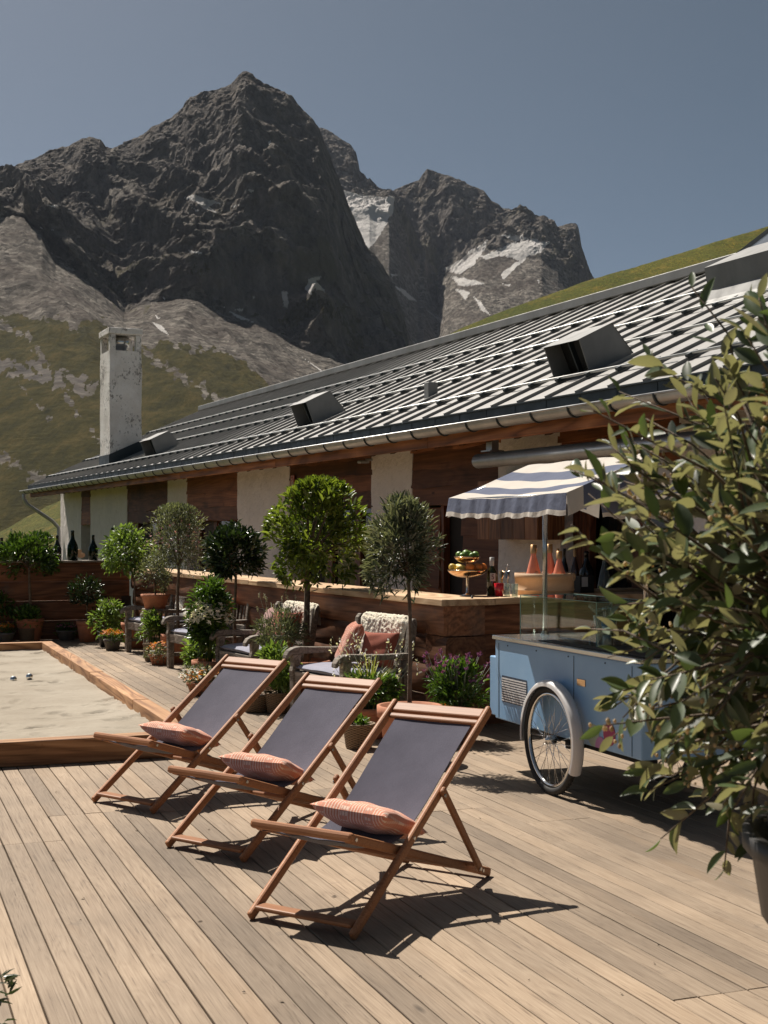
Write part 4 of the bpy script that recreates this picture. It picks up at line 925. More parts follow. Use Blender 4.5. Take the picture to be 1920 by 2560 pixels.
# ================================================================== deck chairs
def deck_chair():
    t = empty('deck_chair'); hw = .262
    def br(name, p, q, w_, h_, up, bev=.008, par=t):
        m = MB(); m.bar(p, q, w_, h_, up, rnd.random()); return m.build(name, M['teak'], par, bev, 2)
    A0, A1 = Vector((0, 0, .022)), Vector((1.125, 0, .80)); dA = (A1 - A0).normalized(); nA = Vector((-dA.z, 0, dA.x))
    S0, S1 = Vector((.0, 0, .405)), Vector((1.175, 0, .022)); dS = (S1 - S0).normalized(); nS = Vector((-dS.z, 0, dS.x)) * 1
    for s in (-1, 1):
        y = s * hw; yi = s * (hw - .034); yo = s * (hw + .028)
        br('back_rail', A0 + Vector((0, y, 0)) - dA * .02, A1 + Vector((0, y, 0)) + dA * .012, .026, .044, nA, .010)
        br('seat_rail', S0 + Vector((0, yi, 0)) - dS * .01, S1 + Vector((0, yi, 0)) + dS * .02, .024, .042, nS, .010)
        p1, p2 = A0 + dA * .80, S0 + dS * 1.03
        br('prop', Vector((p1.x - .008, yo, p1.z + .03)), Vector((p2.x + .02, yo, p2.z - .012)), .022, .036, (1, 0, .3), .009)
        m = MB()
        for c, yy in ((A0 + dA * .80, yo + s * .012), (A0 + dA * .535, y + s * .014), (S0 + dS * .05, yi + s * .013), (S0 + dS * 1.17, yi + s * .013), (S0 + dS * 1.03, yo + s * .012)):
            m.tube([(c.x, yy - s * .003, c.z), (c.x, yy + s * .0025, c.z)], .008, 10)
        m.build('bolt', M['steel'], t)
    c = A0 + dA * .035; br('foot_bar', (c.x, -hw + .014, c.z + .008), (c.x, hw - .014, c.z + .008), .075, .020, (0, 0, 1))
    c = A1 - dA * .03; br('head_bar', (c.x, -hw + .014, c.z), (c.x, hw - .014, c.z), .062, .022, nA)
    c = A1 - dA * .085; br('sling_bar', (c.x, -hw + .014, c.z - .004), (c.x, hw - .014, c.z - .004), .03, .02, nA)
    c = S0; br('front_bar', (c.x - .004, -hw + .0, c.z + .004), (c.x - .004, hw - .0, c.z + .004), .034, .040, nS, .014)
    c = S0 + dS * 1.2; br('rear_bar', (c.x, -hw + .047, c.z), (c.x, hw - .047, c.z), .036, .022, nS)
    for k in (.74, .62): c = S0 + dS * k; br('notch_bar', (c.x, -hw + .047, c.z - .012), (c.x, hw - .047, c.z - .012), .028, .022, nS)
    c = S0 + dS * 1.035; br('prop_bar', (c.x - .02, -hw - .02, c.z + .022), (c.x - .02, hw + .02, c.z + .022), .03, .022, nS)
    # canvas: hangs slack between the head bar and the front bar
    ctrl = [(1.055, .744), (.95, .668), (.82, .566), (.70, .474), (.60, .402), (.50, .346), (.41, .318), (.32, .312), (.22, .324), (.12, .352), (.06, .376), (.022, .384), (.004, .3835)]
    def cv(t_):
        f = t_ * (len(ctrl) - 1); i = min(int(f), len(ctrl) - 2); q = f - i; g = lambda j: Vector(ctrl[max(0, min(len(ctrl) - 1, j))])
        a, b_, c_, d_ = g(i - 1), g(i), g(i + 1), g(i + 2)
        return .5 * ((2 * b_) + (-a + c_) * q + (2 * a - 5 * b_ + 4 * c_ - d_) * q * q + (-a + 3 * b_ - 3 * c_ + d_) * q ** 3)
    m = MB(); wd = .213
    def fn(u, v):
        p = cv(v); s = u * 2 - 1; sag = .022 * (1 - s * s) * math.sin(min(1, max(0, v)) * PI) ** .7
        wr = .0022 * math.sin(v * 31 + s * 3.1) * abs(s) + .0018 * math.sin(s * 9 + v * 14)
        return (p.x + .25 * sag + wr, s * (wd - .010 * math.sin(v * PI)), p.y - sag + wr)
    m.grid(17, 60, fn, True); m.grid(17, 60, lambda u, v: (lambda p: (p[0] + .002, p[1], p[2] - .0035))(fn(1 - u, v)), True)
    sl = m.build('sling', M['sling'], t)
    return t
def pillow(name, label, w_, h_, th, mat, group=None, n=26, pinch=.10):
    m = MB()
    def fn(sgn):
        def f(u, v):
            a, b_ = u * 2 - 1, v * 2 - 1; e = max(0, (1 - a ** 4)) * max(0, (1 - b_ ** 4))
            k = 1 - pinch * (1 - abs(a) ** 2) * abs(b_) ** 3 ; k2 = 1 - pinch * (1 - abs(b_) ** 2) * abs(a) ** 3
            wr = .004 * math.sin(a * 7 + b_ * 5) * e + .003 * math.sin(a * 3.3 - b_ * 9) * e
            return (a * w_ / 2 * k2, b_ * h_ / 2 * k, sgn * (th / 2 * e ** .55) + wr)
        return f
    g = fn(1); m.grid(n, n, g); g2 = fn(-1); m.grid(n, n, lambda u, v: g2(1 - u, v))
    return tag(m.build(name, M[mat]), label, 'cushion', group)
dc0 = deck_chair(); dc0['category'] = 'deck chair'
cs = [((625, 2297), (891, 2349), 'front', 'nearest of the three deck chairs, closest to the blue cart, slate canvas on teak frame'),
      ((422.4, 2118), (611, 2155), 'mid', 'middle one of the three slate canvas deck chairs in the row'),
      ((239.6, 2005.6), (382, 2033), 'far', 'farthest deck chair of the three, with its foot beside the sand court border')]
for i, (L, A, nm, lab) in enumerate(cs):
    o = dc0 if i == 0 else copy_tree(dc0); a, l = Vector(G(*A)), Vector(G(*L)); c = (a + l) / 2; ya = math.atan2(l.y - a.y, l.x - a.x) - PI / 2
    if i == 0: ya += R(-.5)
    place(o, (c.x, c.y, 0), ya, lab, 'row of deck chairs'); o['category'] = 'deck chair'
    pl = pillow('pillow', ('coral checked pillow on the nearest deck chair', 'coral checked pillow on the middle deck chair', 'coral checked pillow on the farthest deck chair, by the sand court')[i], .42, .34, .11, 'plaid', 'coral pillows on the deck chairs')
    Mx = Matrix.Translation((c.x, c.y, 0)) @ Matrix.Rotation(ya, 4, 'Z') @ Matrix.Translation(((.455, -.03, .380), (.445, -.02, .377), (.45, .0, .379))[i]) @ Matrix.Rotation(R(90 + (-5, 6, -2)[i]), 4, 'Z') @ Matrix.Rotation(R((22, 24, 21)[i]), 4, 'X')
    pl.matrix_world = Mx

# ================================================================== weathered armchairs along the bar
def armchair():
    t = empty('garden_armchair'); W2 = .485
    def bx(name, a, b_, bev=.006):
        m = MB(); m.box2(a, b_, rnd.random()); return m.build(name, M['greywood'], t, bev, 2)
    for s in (-1, 1):
        y = s * (W2 - .04)
        m = MB(); m.prism([(.035, 0), (.105, 0), (.11, .36), (.10, .42), (.105, .46), (.12, .565), (.03, .565), (.035, .46), (.022, .42), (.03, .36)], lambda a, c, d: (a, d, c), y - .034, y + .034, tint=rnd.random()); m.build('leg', M['greywood'], t, .006, 2)
        m = MB(); m.prism([(.60, 0), (.665, 0), (.70, .42), (.765, .86), (.755, .90), (.725, .905), (.695, .87), (.635, .42)], lambda a, c, d: (a, d, c), y - .03, y + .03, tint=rnd.random()); m.build('leg', M['greywood'], t, .008, 2)
        arm = [(.70, .567), (.70, .615), (.45, .612), (.22, .622), (.10, .630), (.04, .622), (-.01, .598), (-.035, .560), (-.04, .525), (-.02, .520), (.0, .545), (.035, .566)]
        m = MB(); m.prism(arm, lambda a, c, d: (a, d, c), y - .042, y + .042, tint=rnd.random()); m.build('armrest', M['greywood'], t, .012, 2)
        bx('side_rail', (.106, y - .02, .33), (.62, y + .02, .42)); bx('stretcher', (.106, y - .015, .14), (.612, y + .015, .185))
    bx('front_rail', (.045, -W2 + .075, .315), (.085, W2 - .075, .42)); bx('rear_rail', (.635, -W2 + .071, .34), (.665, W2 - .071, .42))
    m = MB()
    for k in range(7): m.box2((.09 + k * .078, -W2 + .03, .405), (.09 + k * .078 + .064, W2 - .03, .419), rnd.random())
    m.build('seat', M['greywood'], t)
    m = MB(); f = lambda z: .675 + (z - .42) * .145
    m.box2((f(.86) + .0, -W2 + .071, .80), (f(.86) + .028, W2 - .071, .885)); m.box2((f(.5), -W2 + .071, .48), (f(.5) + .026, W2 - .071, .54))
    for k in range(8): y = -W2 + .13 + k * (2 * W2 - .26) / 7; m.bar((f(.53) + .014, y, .535), (f(.81) + .012, y, .81), .045, .014, (1, 0, 0))
    m.build('backrest', M['greywood'], t, .004)
    return t
ac0 = armchair(); ac0['category'] = 'armchair'
def fleece(w_=.74):
    m = MB(); path = [(.66, .50), (.672, .56), (.684, .64), (.694, .72), (.702, .80), (.712, .87), (.735, .905), (.765, .90), (.785, .85), (.79, .78), (.79, .70)]
    nu, nv = 70, 90
    def fn(u, v):
        f_ = v * (len(path) - 1); i = min(int(f_), len(path) - 2); q = f_ - i
        p = Vector(path[i]).lerp(Vector(path[i + 1]), q); d = (Vector(path[i + 1]) - Vector(path[i])).normalized(); nn = Vector((-d.y, d.x))
        s = u * 2 - 1; e = min(1, (1 - abs(s)) * 9) * min(1, v * 14 + .15)
        a = s * w_ / 2 * (1 - .07 * math.sin(v * 9) * (abs(s) > .7)); x, z = p
        h = .016 + .016 * float(perlin(np.array(a * 34.), np.array(v * 26.), np.array(1.3))) + .010 * float(perlin(np.array(a * 90.), np.array(v * 70.), np.array(4.3)))
        return (x + nn.x * h * e, a, z + nn.y * h * e)
    m.grid(nu, nv, fn, True); return m.build('sheepskin', M['fleece'])
ars = [(-.90, 1.205), (-.88, 3.49), (-.72, 5.92), (-.66, 8.29)]
al = ['weathered garden armchair with a plaid cushion, behind the middle deck chair', 'weathered garden armchair with a mauve cushion, second along the bar', 'weathered garden armchair half hidden by the white flowering bush', 'farthest weathered garden armchair, beside the orange flower pot']
cl = ['grey blue seat pad on the armchair with the plaid cushion', 'grey blue seat pad on the armchair with the mauve cushion', 'grey blue seat pad on the armchair by the white flowering bush', 'grey blue seat pad on the farthest armchair']
ch_mats = []; flo = None; cu0 = None
for i, (x, yl) in enumerate(ars):
    o = ac0 if i == 0 else copy_tree(ac0); yc = yl - .485; P = B(x + .03, yc); rz = BA + R((6.5, 4, 5, 3)[i])
    place(o, P, rz, al[i], 'armchairs along the bar'); o['category'] = 'armchair'
    Mx = Matrix.Translation(P) @ Matrix.Rotation(rz, 4, 'Z'); ch_mats.append(Mx)
    if cu0 is None:
        m = MB()
        def cf(sg):
            def f(u, v):
                a, b_ = u * 2 - 1, v * 2 - 1; e = max(0, 1 - abs(a) ** 8) * max(0, 1 - abs(b_) ** 8)
                return (.345 + a * .295, b_ * .405, .455 + sg * .032 * e ** .35 + .006 * math.sin(a * 4 + b_ * 3) * (sg > 0))
            return f
        g1, g2 = cf(1), cf(-1); m.grid(24, 24, g1); m.grid(24, 24, lambda u, v: g2(1 - u, v)); cu0 = m.build('seat_cushion', M['cushion']); c = cu0
    else: c = cu0.copy(); COL.objects.link(c)
    c.matrix_world = Mx; tag(c, cl[i], 'seat pad', 'seat pads on the armchairs')
    if i != 2:
        if flo is None: flo = fleece(); s = flo
        else: s = flo.copy(); COL.objects.link(s)
        s.matrix_world = Mx @ Matrix.Translation((0, (.0, -.10, 0, -.06)[i], 0))
        tag(s, ('cream sheepskin over the armchair back behind the plaid cushion', 'cream sheepskin over the armchair back behind the mauve cushion', '', 'cream sheepskin over the back of the farthest armchair')[i], 'sheepskin', 'sheepskins on the armchairs')
for (i, lab, mt, y, x, rz_, ry, sz) in ((0, 'plaid rust cushion upright on the near armchair, left of the sheepskin', 'plaid2', .06, .40, -22, -66, .42), (0, 'plain rust red cushion leaning against the sheepskin of the near armchair', 'rust', -.22, .53, 34, -64, .34),
    (1, 'plain mauve cushion on the second armchair along the bar', 'mauve', .14, .48, -12, -66, .42), (1, 'rust red cushion behind the silvery herbs on the second armchair', 'rust', -.2, .5, 20, -66, .40), (2, 'orange cushion in the armchair behind the white flowering bush', 'orange_linen', -.02, .52, 5, -66, .42)):
    pw = pillow('pillow', lab, sz, sz, .14, mt, 'cushions on the armchairs', 22, .10)
    pw.matrix_world = ch_mats[i] @ Matrix.Translation((x, y, .478 + sz * .44)) @ Matrix.Rotation(R(rz_), 4, 'Z') @ Matrix.Rotation(R(ry), 4, 'Y') @ Matrix.Rotation(R(90), 4, 'Z')
# ================================================================== ice cream cart
CO = Vector((.742, 9.41, 0)); cart = empty('ice_cream_cart', CO, DA, 'sky blue ice cream cart on spoked wheels with a glass case and striped canopy', 'cart')
def CL(x, y, z=0.0): return CO + Vector((x * math.cos(DA) - y * math.sin(DA), x * math.sin(DA) + y * math.cos(DA), z))
def CY(u, x):   # distance along the cart where bearing u meets the plane x
    r = (u - UC) / F; nx, ny = math.cos(DA), math.sin(DA); Y = (x + CO.x * nx + CO.y * ny) / (r * nx + ny); return -(r * Y - CO.x) * ny + (Y - CO.y) * nx, Y
X0, X1, YE, ZB, ZT = .03, .74, -1.9, .355, .90
m = MB(); m.box2((X0, YE, ZB), (X1, 0, ZT)); m.box2((X0 + .02, .001, ZB + .01), (X1 - .02, .13, .775)); bd_ = m.build('body', M['blue'], cart, .008, 2)
m = MB()
for y in (-.06, -1.12, -1.80): m.box2((X0 - .0025, y - .002, ZB + .01), (X0 - .0005, y + .002, ZT - .02))
for y in (-.2, -.62, -1.05, -1.5): m.tube([(X0 - .004, y, ZT - .03), (X0, y, ZT - .03)], .005, 8)
m.build('panel_seam', M['slot'], bd_)
m = MB(); ys0, _ = CY(1317, X0); ys1, _ = CY(1256, X0)
for k in range(10): z = .49 + k * .0165; m.box2((X0 - .006, ys0, z), (X0 - .001, ys1, z + .0085))
m.build('vent_slat', M['whitepaint'], bd_)
m = MB(); m.box2((X0 - .002, ys0 - .004, .483), (X0 - .0008, ys1 + .004, .662)); m.build('vent_panel', M['slot'], bd_)
m = MB(); yp, _ = CY(1454, X0); m.box2((X0 - .005, yp - .05, .705), (X0 - .001, yp + .05, .745)); m.build('name_plate', M['copper'], bd_)
def disc(u, v, r, mat, lift, zmin=None):
    y, Y = CY(u, X0); z = ZV(v, Y); pts = [(y + r * math.cos(a), max(ZB + .004, z + r * math.sin(a))) for a in np.linspace(0, 2 * PI, 36, endpoint=False)]
    m = MB(); m.prism(pts, lambda a, c, d: (d, a, c), X0 - lift, X0 - .0005); m.build('emblem', M[mat], bd_)
disc(1484, 1838, .068, 'sage', .002); disc(1524, 1836, .068, 'magenta', .0035); disc(1503, 1868, .062, 'pink', .005)
m = MB(); m.box2((X0 - .015, YE - .015, ZT), (X1 + .015, .02, ZT + .028)); m.build('top_tray', M['steel'], cart, .004, 2)
m = MB(); m.box2((X0 + .05, YE + .06, ZT + .0285), (X1 - .05, -1.14, ZT + .034)); m.box2((X0 + .05, -1.12, ZT + .0285), (X0 + .16, -.55, ZT + .032)); m.build('cold_well', M['black'], cart, .003)
# wheels
def wheel(x, name='wheel'):
    wh = bpy.data.objects.new(name, None); link(wh, cart); wh.location = (x, -.94, .342); Rm = .342
    m = MB(); m.torus((0, 0, 0), Rm - .024, .024, 'x', 64, 10); 
    for k in range(64): a = 2 * PI * k / 64; m.box((0, (Rm - .001) * math.cos(a), (Rm - .001) * math.sin(a)), (.026, .012, .004), Matrix.Rotation(a - PI / 2, 3, 'X'))
    m.build('tyre', M['rubber'], wh)
    m = MB(); m.torus((0, 0, 0), Rm - .056, .012, 'x', 64, 8, sq=(1, 1.25)); m.build('rim', M['chrome'], wh)
    m = MB()
    for k in range(32):
        a = 2 * PI * k / 32; s_ = 1 if k % 2 else -1; b_ = a + s_ * .9 * (1 if (k // 2) % 2 else -1)
        m.tube([(s_ * .026, .026 * math.cos(b_), .026 * math.sin(b_)), (s_ * .004, (Rm - .064) * math.cos(a), (Rm - .064) * math.sin(a))], .0016, 5)
    m.build('spoke', M['chrome'], wh)
    m = MB(); m.tube([(-.045, 0, 0), (-.03, 0, 0), (-.029, 0, 0), (.029, 0, 0), (.03, 0, 0), (.045, 0, 0)], [.012, .012, .028, .028, .012, .012], 16); m.build('hub', M['chrome'], wh); return wh
wheel(-.035); wheel(.80)
for xx in (-.035, .80):
    m = MB(); nn = 40; a0, a1 = R(-8), R(208)
    prof = [(-.038, -.022), (-.036, .001), (-.021, .013), (0, .017), (.021, .013), (.036, .001), (.038, -.022)]
    for sgn in (0, -.004):
        def fn(u, v):
            a = a0 + (a1 - a0) * v; f = u * (len(prof) - 1); i = min(int(f), len(prof) - 2); q = f - i
            px = prof[i][0] + (prof[i + 1][0] - prof[i][0]) * q; pr = prof[i][1] + (prof[i + 1][1] - prof[i][1]) * q
            if sgn: px *= .95
            rr = .358 + pr + sgn; return (xx + px, -.94 + rr * math.cos(a), .342 + rr * math.sin(a))
        m.grid(19, nn, (lambda u, v: fn(u, v)) if sgn == 0 else (lambda u, v: fn(1 - u, v)))
    m.build('fender', M['whitepaint'], cart)
m = MB(); m.tube([(-.05, -.94, .342), (.83, -.94, .342)], .012, 10); m.bar((.08, -.94, .30), (.7, -.94, .30), .05, .04); m.box2((.2, -1.7, .28), (.26, -.2, .352)); m.box2((.52, -1.7, .28), (.58, -.2, .352)); m.build('axle', M['black'], cart)
# canopy on two poles
PXC = .345; zr, ze, wv_ = 2.115, 1.875, .60; ya_, yb_ = .12, -1.52
for y in (-.137, -1.44): m = MB(); m.tube([(PXC, y, ZT + .02), (PXC, y, zr - .02)], .0175, 12); m.lathe([(.035, ZT + .028), (.03, ZT + .04), (.018, ZT + .06)], 12, (PXC, y, 0)); m.build('pole', M['steel'], cart)
m = MB(); m.tube([(PXC, ya_, zr - .02), (PXC, yb_, zr - .02)], .012, 8)
for y in (ya_ - .02, yb_ + .02):
    for s in (-1, 1): m.tube([(PXC, y, zr - .03), (PXC + s * (wv_ - .02), y, ze - .01)], .009, 8)
for s in (-1, 1): m.tube([(PXC + s * (wv_ - .02), ya_, ze - .012), (PXC + s * (wv_ - .02), yb_, ze - .012)], .009, 8)
m.build('canopy_frame', M['steel'], cart)
V, Q, ST = [], [], []
def patch(nu, nv, fn, sf):
    n0 = len(V)
    for j in range(nv):
        for i in range(nu):
            u, v = i / (nu - 1), j / (nv - 1); V.append(fn(u, v)); ST.append(sf(u, v))
    for j in range(nv - 1):
        for i in range(nu - 1): Q.append((n0 + j * nu + i, n0 + j * nu + i + 1, n0 + (j + 1) * nu + i + 1, n0 + (j + 1) * nu + i))
SLEN = math.hypot(wv_, zr - ze)
def slope(s):
    def fn(u, v):
        y = ya_ + (yb_ - ya_) * u; sg = math.sin(u * PI) ** .8 * math.sin(min(1, v * 1.02) * PI) ** .8 * .032 + .008 * math.sin(v * PI) 
        pu = .018 * math.sin(u * PI) * v ** 2
        return (PXC + s * (wv_ * v - .0), y + (.03 if u < .5 else -.03) * v * abs(2 * u - 1) ** 6, zr + (ze - zr) * v - sg - pu + .003 * math.sin(u * 23 + v * 7))
    return fn
for s in (-1, 1):
    f = slope(s); patch(40, 26, f, lambda u, v: v * SLEN / .262)
    # long valance: blue with a pale edge, gently ruffled
    def val(u, v, f=f, s=s):
        p = f(u, 1.0); r_ = (.010 * math.sin(u * 43) + .006 * math.sin(u * 91 + 1)) * v; return (p[0] + s * (.018 * v + r_), p[1], p[2] - .128 * v + .006 * math.sin(u * 37) * v)
    patch(80, 2, lambda u, v: val(u, v * .76), lambda u, v: .75); patch(80, 2, lambda u, v: val(u, .76 + v * .24), lambda u, v: .25)
    for ue, sg in ((0, 1), (1, -1)):
        def gv(u, v, f=f, ue=ue, sg=sg):
            p = f(ue, u); r_ = .008 * math.sin(u * 21) * v; return (p[0], p[1] + sg * (.012 * v + r_), p[2] - .135 * v)
        patch(34, 2, lambda u, v: gv(u, v * .84), lambda u, v: u * SLEN / .262); patch(34, 2, lambda u, v: gv(u, .84 + v * .16), lambda u, v: .25)
o = npmesh('canopy', np.array(V), np.array(Q), M['awning'], cart, {'stripe': np.array(ST)}, True)
# glass case
gx0, gx1, gy0, gy1, gz0, gz1 = .20, .62, -1.10, -.05, ZT + .029, 1.205
for nm, a, b_ in (('glass_pane', (gx0, gy0, gz0), (gx0 + .006, gy1, gz1 - .007)), ('glass_pane', (gx0 + .007, gy0, gz0), (gx1, gy0 + .006, gz1 - .007)), ('glass_pane', (gx0 + .007, gy1 - .006, gz0), (gx1, gy1, gz1 - .007)), ('glass_pane', (gx0, gy0, gz1 - .006), (gx1, gy1, gz1))):
    m = MB(); m.box2(a, b_); gp = m.build(nm, M['glass'], cart)
m = MB()
for p, q in (((gx0, gy0, gz1), (gx0, gy1, gz1)), ((gx0, gy1, gz1), (gx1, gy1, gz1)), ((gx0, gy0, gz1), (gx1, gy0, gz1)), ((gx0, gy0, gz0), (gx0, gy0, gz1)), ((gx0, gy1, gz0), (gx0, gy1, gz1)), ((gx1, gy0, gz1), (gx1, gy1, gz1))):
    m.bar(p, q, .0045, .0045, (1, 0, 0) if abs(p[2] - q[2]) > .01 else (0, 0, 1))
m.build('glass_edge', M['glassedge'], cart)
zt_ = ZT + .0285
t = empty('steel_bucket', CL(.40, -.86, zt_), DA, 'small shiny steel bucket standing inside the glass case of the cart', 'bucket')
m = MB(); m.lathe([(0, 0), (.058, 0), (.078, .175), (.082, .178), (.076, .178), (.056, .006), (0, .006)], 24); m.build('body', M['steel'], t)
t = empty('plastic_scoop', CL(.42, -.84, zt_ + .13), DA, 'clear plastic cone scoop tipped upside down over the steel bucket', 'scoop')
m = MB(); m.lathe([(.01, .0), (.03, .05), (.085, .135), (.087, .135), (.03, .047)], 20); m.build('cone', M['bclear'], t); t.rotation_euler = (.25, -.3, 0)
m = MB()
for s in (-1, 1): m.tube([(-.02, s * .02, .03), (-.08, s * .03, .02), (-.125, s * .02, -.05), (-.14, s * .01, -.12)], .005, 6)
m.build('handle', M['bclear'], t)
t = empty('serving_tongs', CL(.28, -.66, zt_ + .012), DA + .6, 'black serving tongs lying on the cart top inside the glass case', 'tongs')
m = MB(); m.tube([(0, -.13, .02), (0, 0, .008), (0, .1, .012)], .009, 8); m.ball((0, -.14, .02), .024, 10); m.build('arm', M['black'], t)
t = empty('cutlery_cup', CL(.34, -1.0, zt_), DA, 'tall steel cup of spoons with a blue label in the corner of the glass case', 'cup')
m = MB(); m.lathe([(0, 0), (.036, 0), (.04, .17), (.037, .17), (.033, .006), (0, .006)], 20); m.build('cup', M['steel'], t)
m = MB(); m.lathe([(.0415, .12), (.0422, .165)], 20); m.build('label', M['labelblue'], t)
for k in range(4): a = k * 1.6; m = MB(); m.tube([(.015 * math.cos(a), .015 * math.sin(a), .01), (.034 * math.cos(a), .034 * math.sin(a), .215)], .004, 6); m.ball((.035 * math.cos(a), .035 * math.sin(a), .225), .012, 8, (1, .4, 1.5)); m.build('spoon', M['steel'], t)

# ================================================================== on the bar
def T(u, v, z=1.08): X, Y = G(u, v, z); return (X, Y, z)
p = T(1168, 1489); fsd = empty('fruit_stand', p, 0, 'two-tier copper fruit bowl on a slim stem standing on the bar', 'fruit stand')
m = MB(); m.lathe([(0, 0), (.064, 0), (.066, .004), (.02, .012), (.011, .03), (.010, .15), (.02, .16), (0, .161)], 24); m.tube([(0, 0, .16), (0, 0, .29)], .007, 10); m.build('stem', M['steel'], fsd)
def bowl(r, z, d, n=32):
    m = MB(); p_ = [(.0, 0)] + [(r * math.sin(a), d * (1 - math.cos(a))) for a in np.linspace(.1, 1.45, 10)]; q_ = [(a * .975, b_ + .004) for a, b_ in p_[::-1]]
    m.lathe(p_ + q_, n, (0, 0, z)); return m.build('bowl', M['copper'], fsd)
bowl(.176, .152, .085); bowl(.117, .285, .065)
fr = Vector(p)
def fruit(name, label, mat, dx, dy, dz, r, sc=(1, 1, 1), group=None, rot=0):
    m = MB(); m.ball((0, 0, 0), r, 18, sc); m.tube([(0, 0, r * sc[2] * .97), (0, 0, r * sc[2] * 1.03)], .004, 6); o = m.build(name, M[mat]); o.location = fr + Vector((dx, dy, dz)); o.rotation_euler = (rnd.uniform(-.6, .6), rnd.uniform(-.6, .6) + rot, rnd.uniform(0, 6)); return tag(o, label, name, group)
for i, (dx, dy, l) in enumerate(((.018, -.115, 'orange at the front centre of the lower copper bowl'), (.085, -.075, 'orange in the lower copper bowl, between two others'), (.135, .01, 'orange at the right rim of the lower copper bowl'))): fruit('orange', l, 'orange', dx, dy, .245, .043, (1, 1, .95), 'oranges in the fruit bowl')
for i, (dx, dy, l) in enumerate(((-.125, -.03, 'yellow lemon at the left rim of the lower copper bowl'), (-.06, -.095, 'yellow lemon beside the front orange in the lower copper bowl'), (-.07, .08, 'yellow lemon at the back of the lower copper bowl'))): fruit('lemon', l, 'lemon', dx, dy, .242, .036, (1, 1, 1.28), 'lemons in the fruit bowl', 1.3)
for i, (dx, dy, dz, r) in enumerate(((-.072, -.02, .36, .03), (-.045, -.065, .352, .027), (-.012, -.03, .366, .037), (.035, -.068, .35, .027), (.07, -.03, .36, .031), (.02, .05, .362, .03))): fruit('lime', 'green lime in the heap on the upper copper bowl', 'lime', dx, dy, dz, r, (1, 1, 1.12), 'limes in the upper bowl', 1.2)
# cable
m = MB(); c0 = Vector(T(1182, 1497, 1.075)); dn = Vector((-.35, -.94, 0)) * .05
m.tube([Vector(T(1176, 1487, 1.087)), Vector(T(1180, 1490, 1.09)), c0 + dn * .6 + Vector((0, 0, .012)), c0 + dn * 1.3 + Vector((.002, 0, -.05)), c0 + dn * 1.4 + Vector((.02, 0, -.3)), c0 + dn * 1.4 + Vector((.012, 0, -.65)), c0 + dn * 1.2 + Vector((.03, 0, -1.05))], .007, 8); tag(m.build('cable', M['black']), 'black cable hanging down the front of the bar from the fruit stand', 'cable')
b5 = bottle('beer_bottle', 'dark green bottle with pale foil neck and white number label, right of the fruit stand', T(1230, 1489), 'bord', .335, .046, 'bottlegreen', None)
m = MB(); m.lathe([(.0178, .255), (.0205, .30), (.0205, .337), (0, .338)], 18); m.build('foil', M['label'], b5); m = MB(); m.lathe([(.0185, .235), (.018, .2555)], 18); m.build('neck_band', M['gold'], b5)
m = MB(); a0 = -1.571 - .55
vs = [(.0468 * math.cos(a0 + 1.1 * k / 8 + .1), .0468 * math.sin(a0 + 1.1 * k / 8 + .1), z) for z in (.128, .198) for k in range(9)]
m.add(vs, [(k, k + 1, k + 10, k + 9) for k in range(8)], True); m.build('label', M['label'], b5)
tc = bpy.data.curves.new('number', 'FONT'); tc.body = '5'; tc.size = .062; tc.align_x = 'CENTER'; tc.align_y = 'CENTER'; tc.extrude = .0004
o = bpy.data.objects.new('number', tc); COL.objects.link(o); bpy.context.view_layer.update(); me = bpy.data.meshes.new_from_object(o.evaluated_get(bpy.context.evaluated_depsgraph_get())); bpy.data.objects.remove(o); me.materials.clear(); me.materials.append(M['ink'])
o = link(bpy.data.objects.new('number', me), b5); o.location = (.003, -.0482, .164); o.rotation_euler = (R(90), 0, 0)
def tumbler(name, label, u, v, h, r0, r1, mat, group=None, solid=False):
    t = empty(name, T(u, v), 0, label, 'glass', group); m = MB(); m.lathe([(0, 0), (r0, 0), (r1 * .92, h * .55), (r1, h), (r1 * .92, h), (r0 * .88, .012), (0, .012)], 18); m.build('body', M[mat], t)
tumbler('tumbler', 'red cut glass tumbler beside the green bottle on the bar', 1247.5, 1491, .115, .036, .043, 'red')
tumbler('tumbler', 'clear tumbler on the bar, between the red glass and another clear one', 1268, 1492, .115, .026, .028, 'bclear', 'clear tumblers on the bar')
tumbler('tumbler', 'clear tumbler on the bar touching the bamboo tub', 1287, 1493, .115, .027, .03, 'bclear', 'clear tumblers on the bar')
for u, l, h in ((1254, 'shorter steel bar measure behind the red tumbler', .20), (1268, 'taller steel bar measure with a hooked top, behind the clear tumblers', .20)):
    t = empty('bar_measure', T(u, 1483), 0, l, 'bar measure', 'steel measures on the bar'); m = MB(); m.lathe([(0, 0), (.028, 0), (.012, .10), (.011, .11), (.026, h), (.024, h), (.008, .112)], 18); m.build('body', M['copper'] if u < 1260 else M['steel'], t)
    if u > 1260: m = MB(); m.tube([(0, 0, .12), (-.004, 0, .24), (.004, 0, .262), (.014, 0, .25)], .004, 6); m.build('spoon', M['steel'], t)
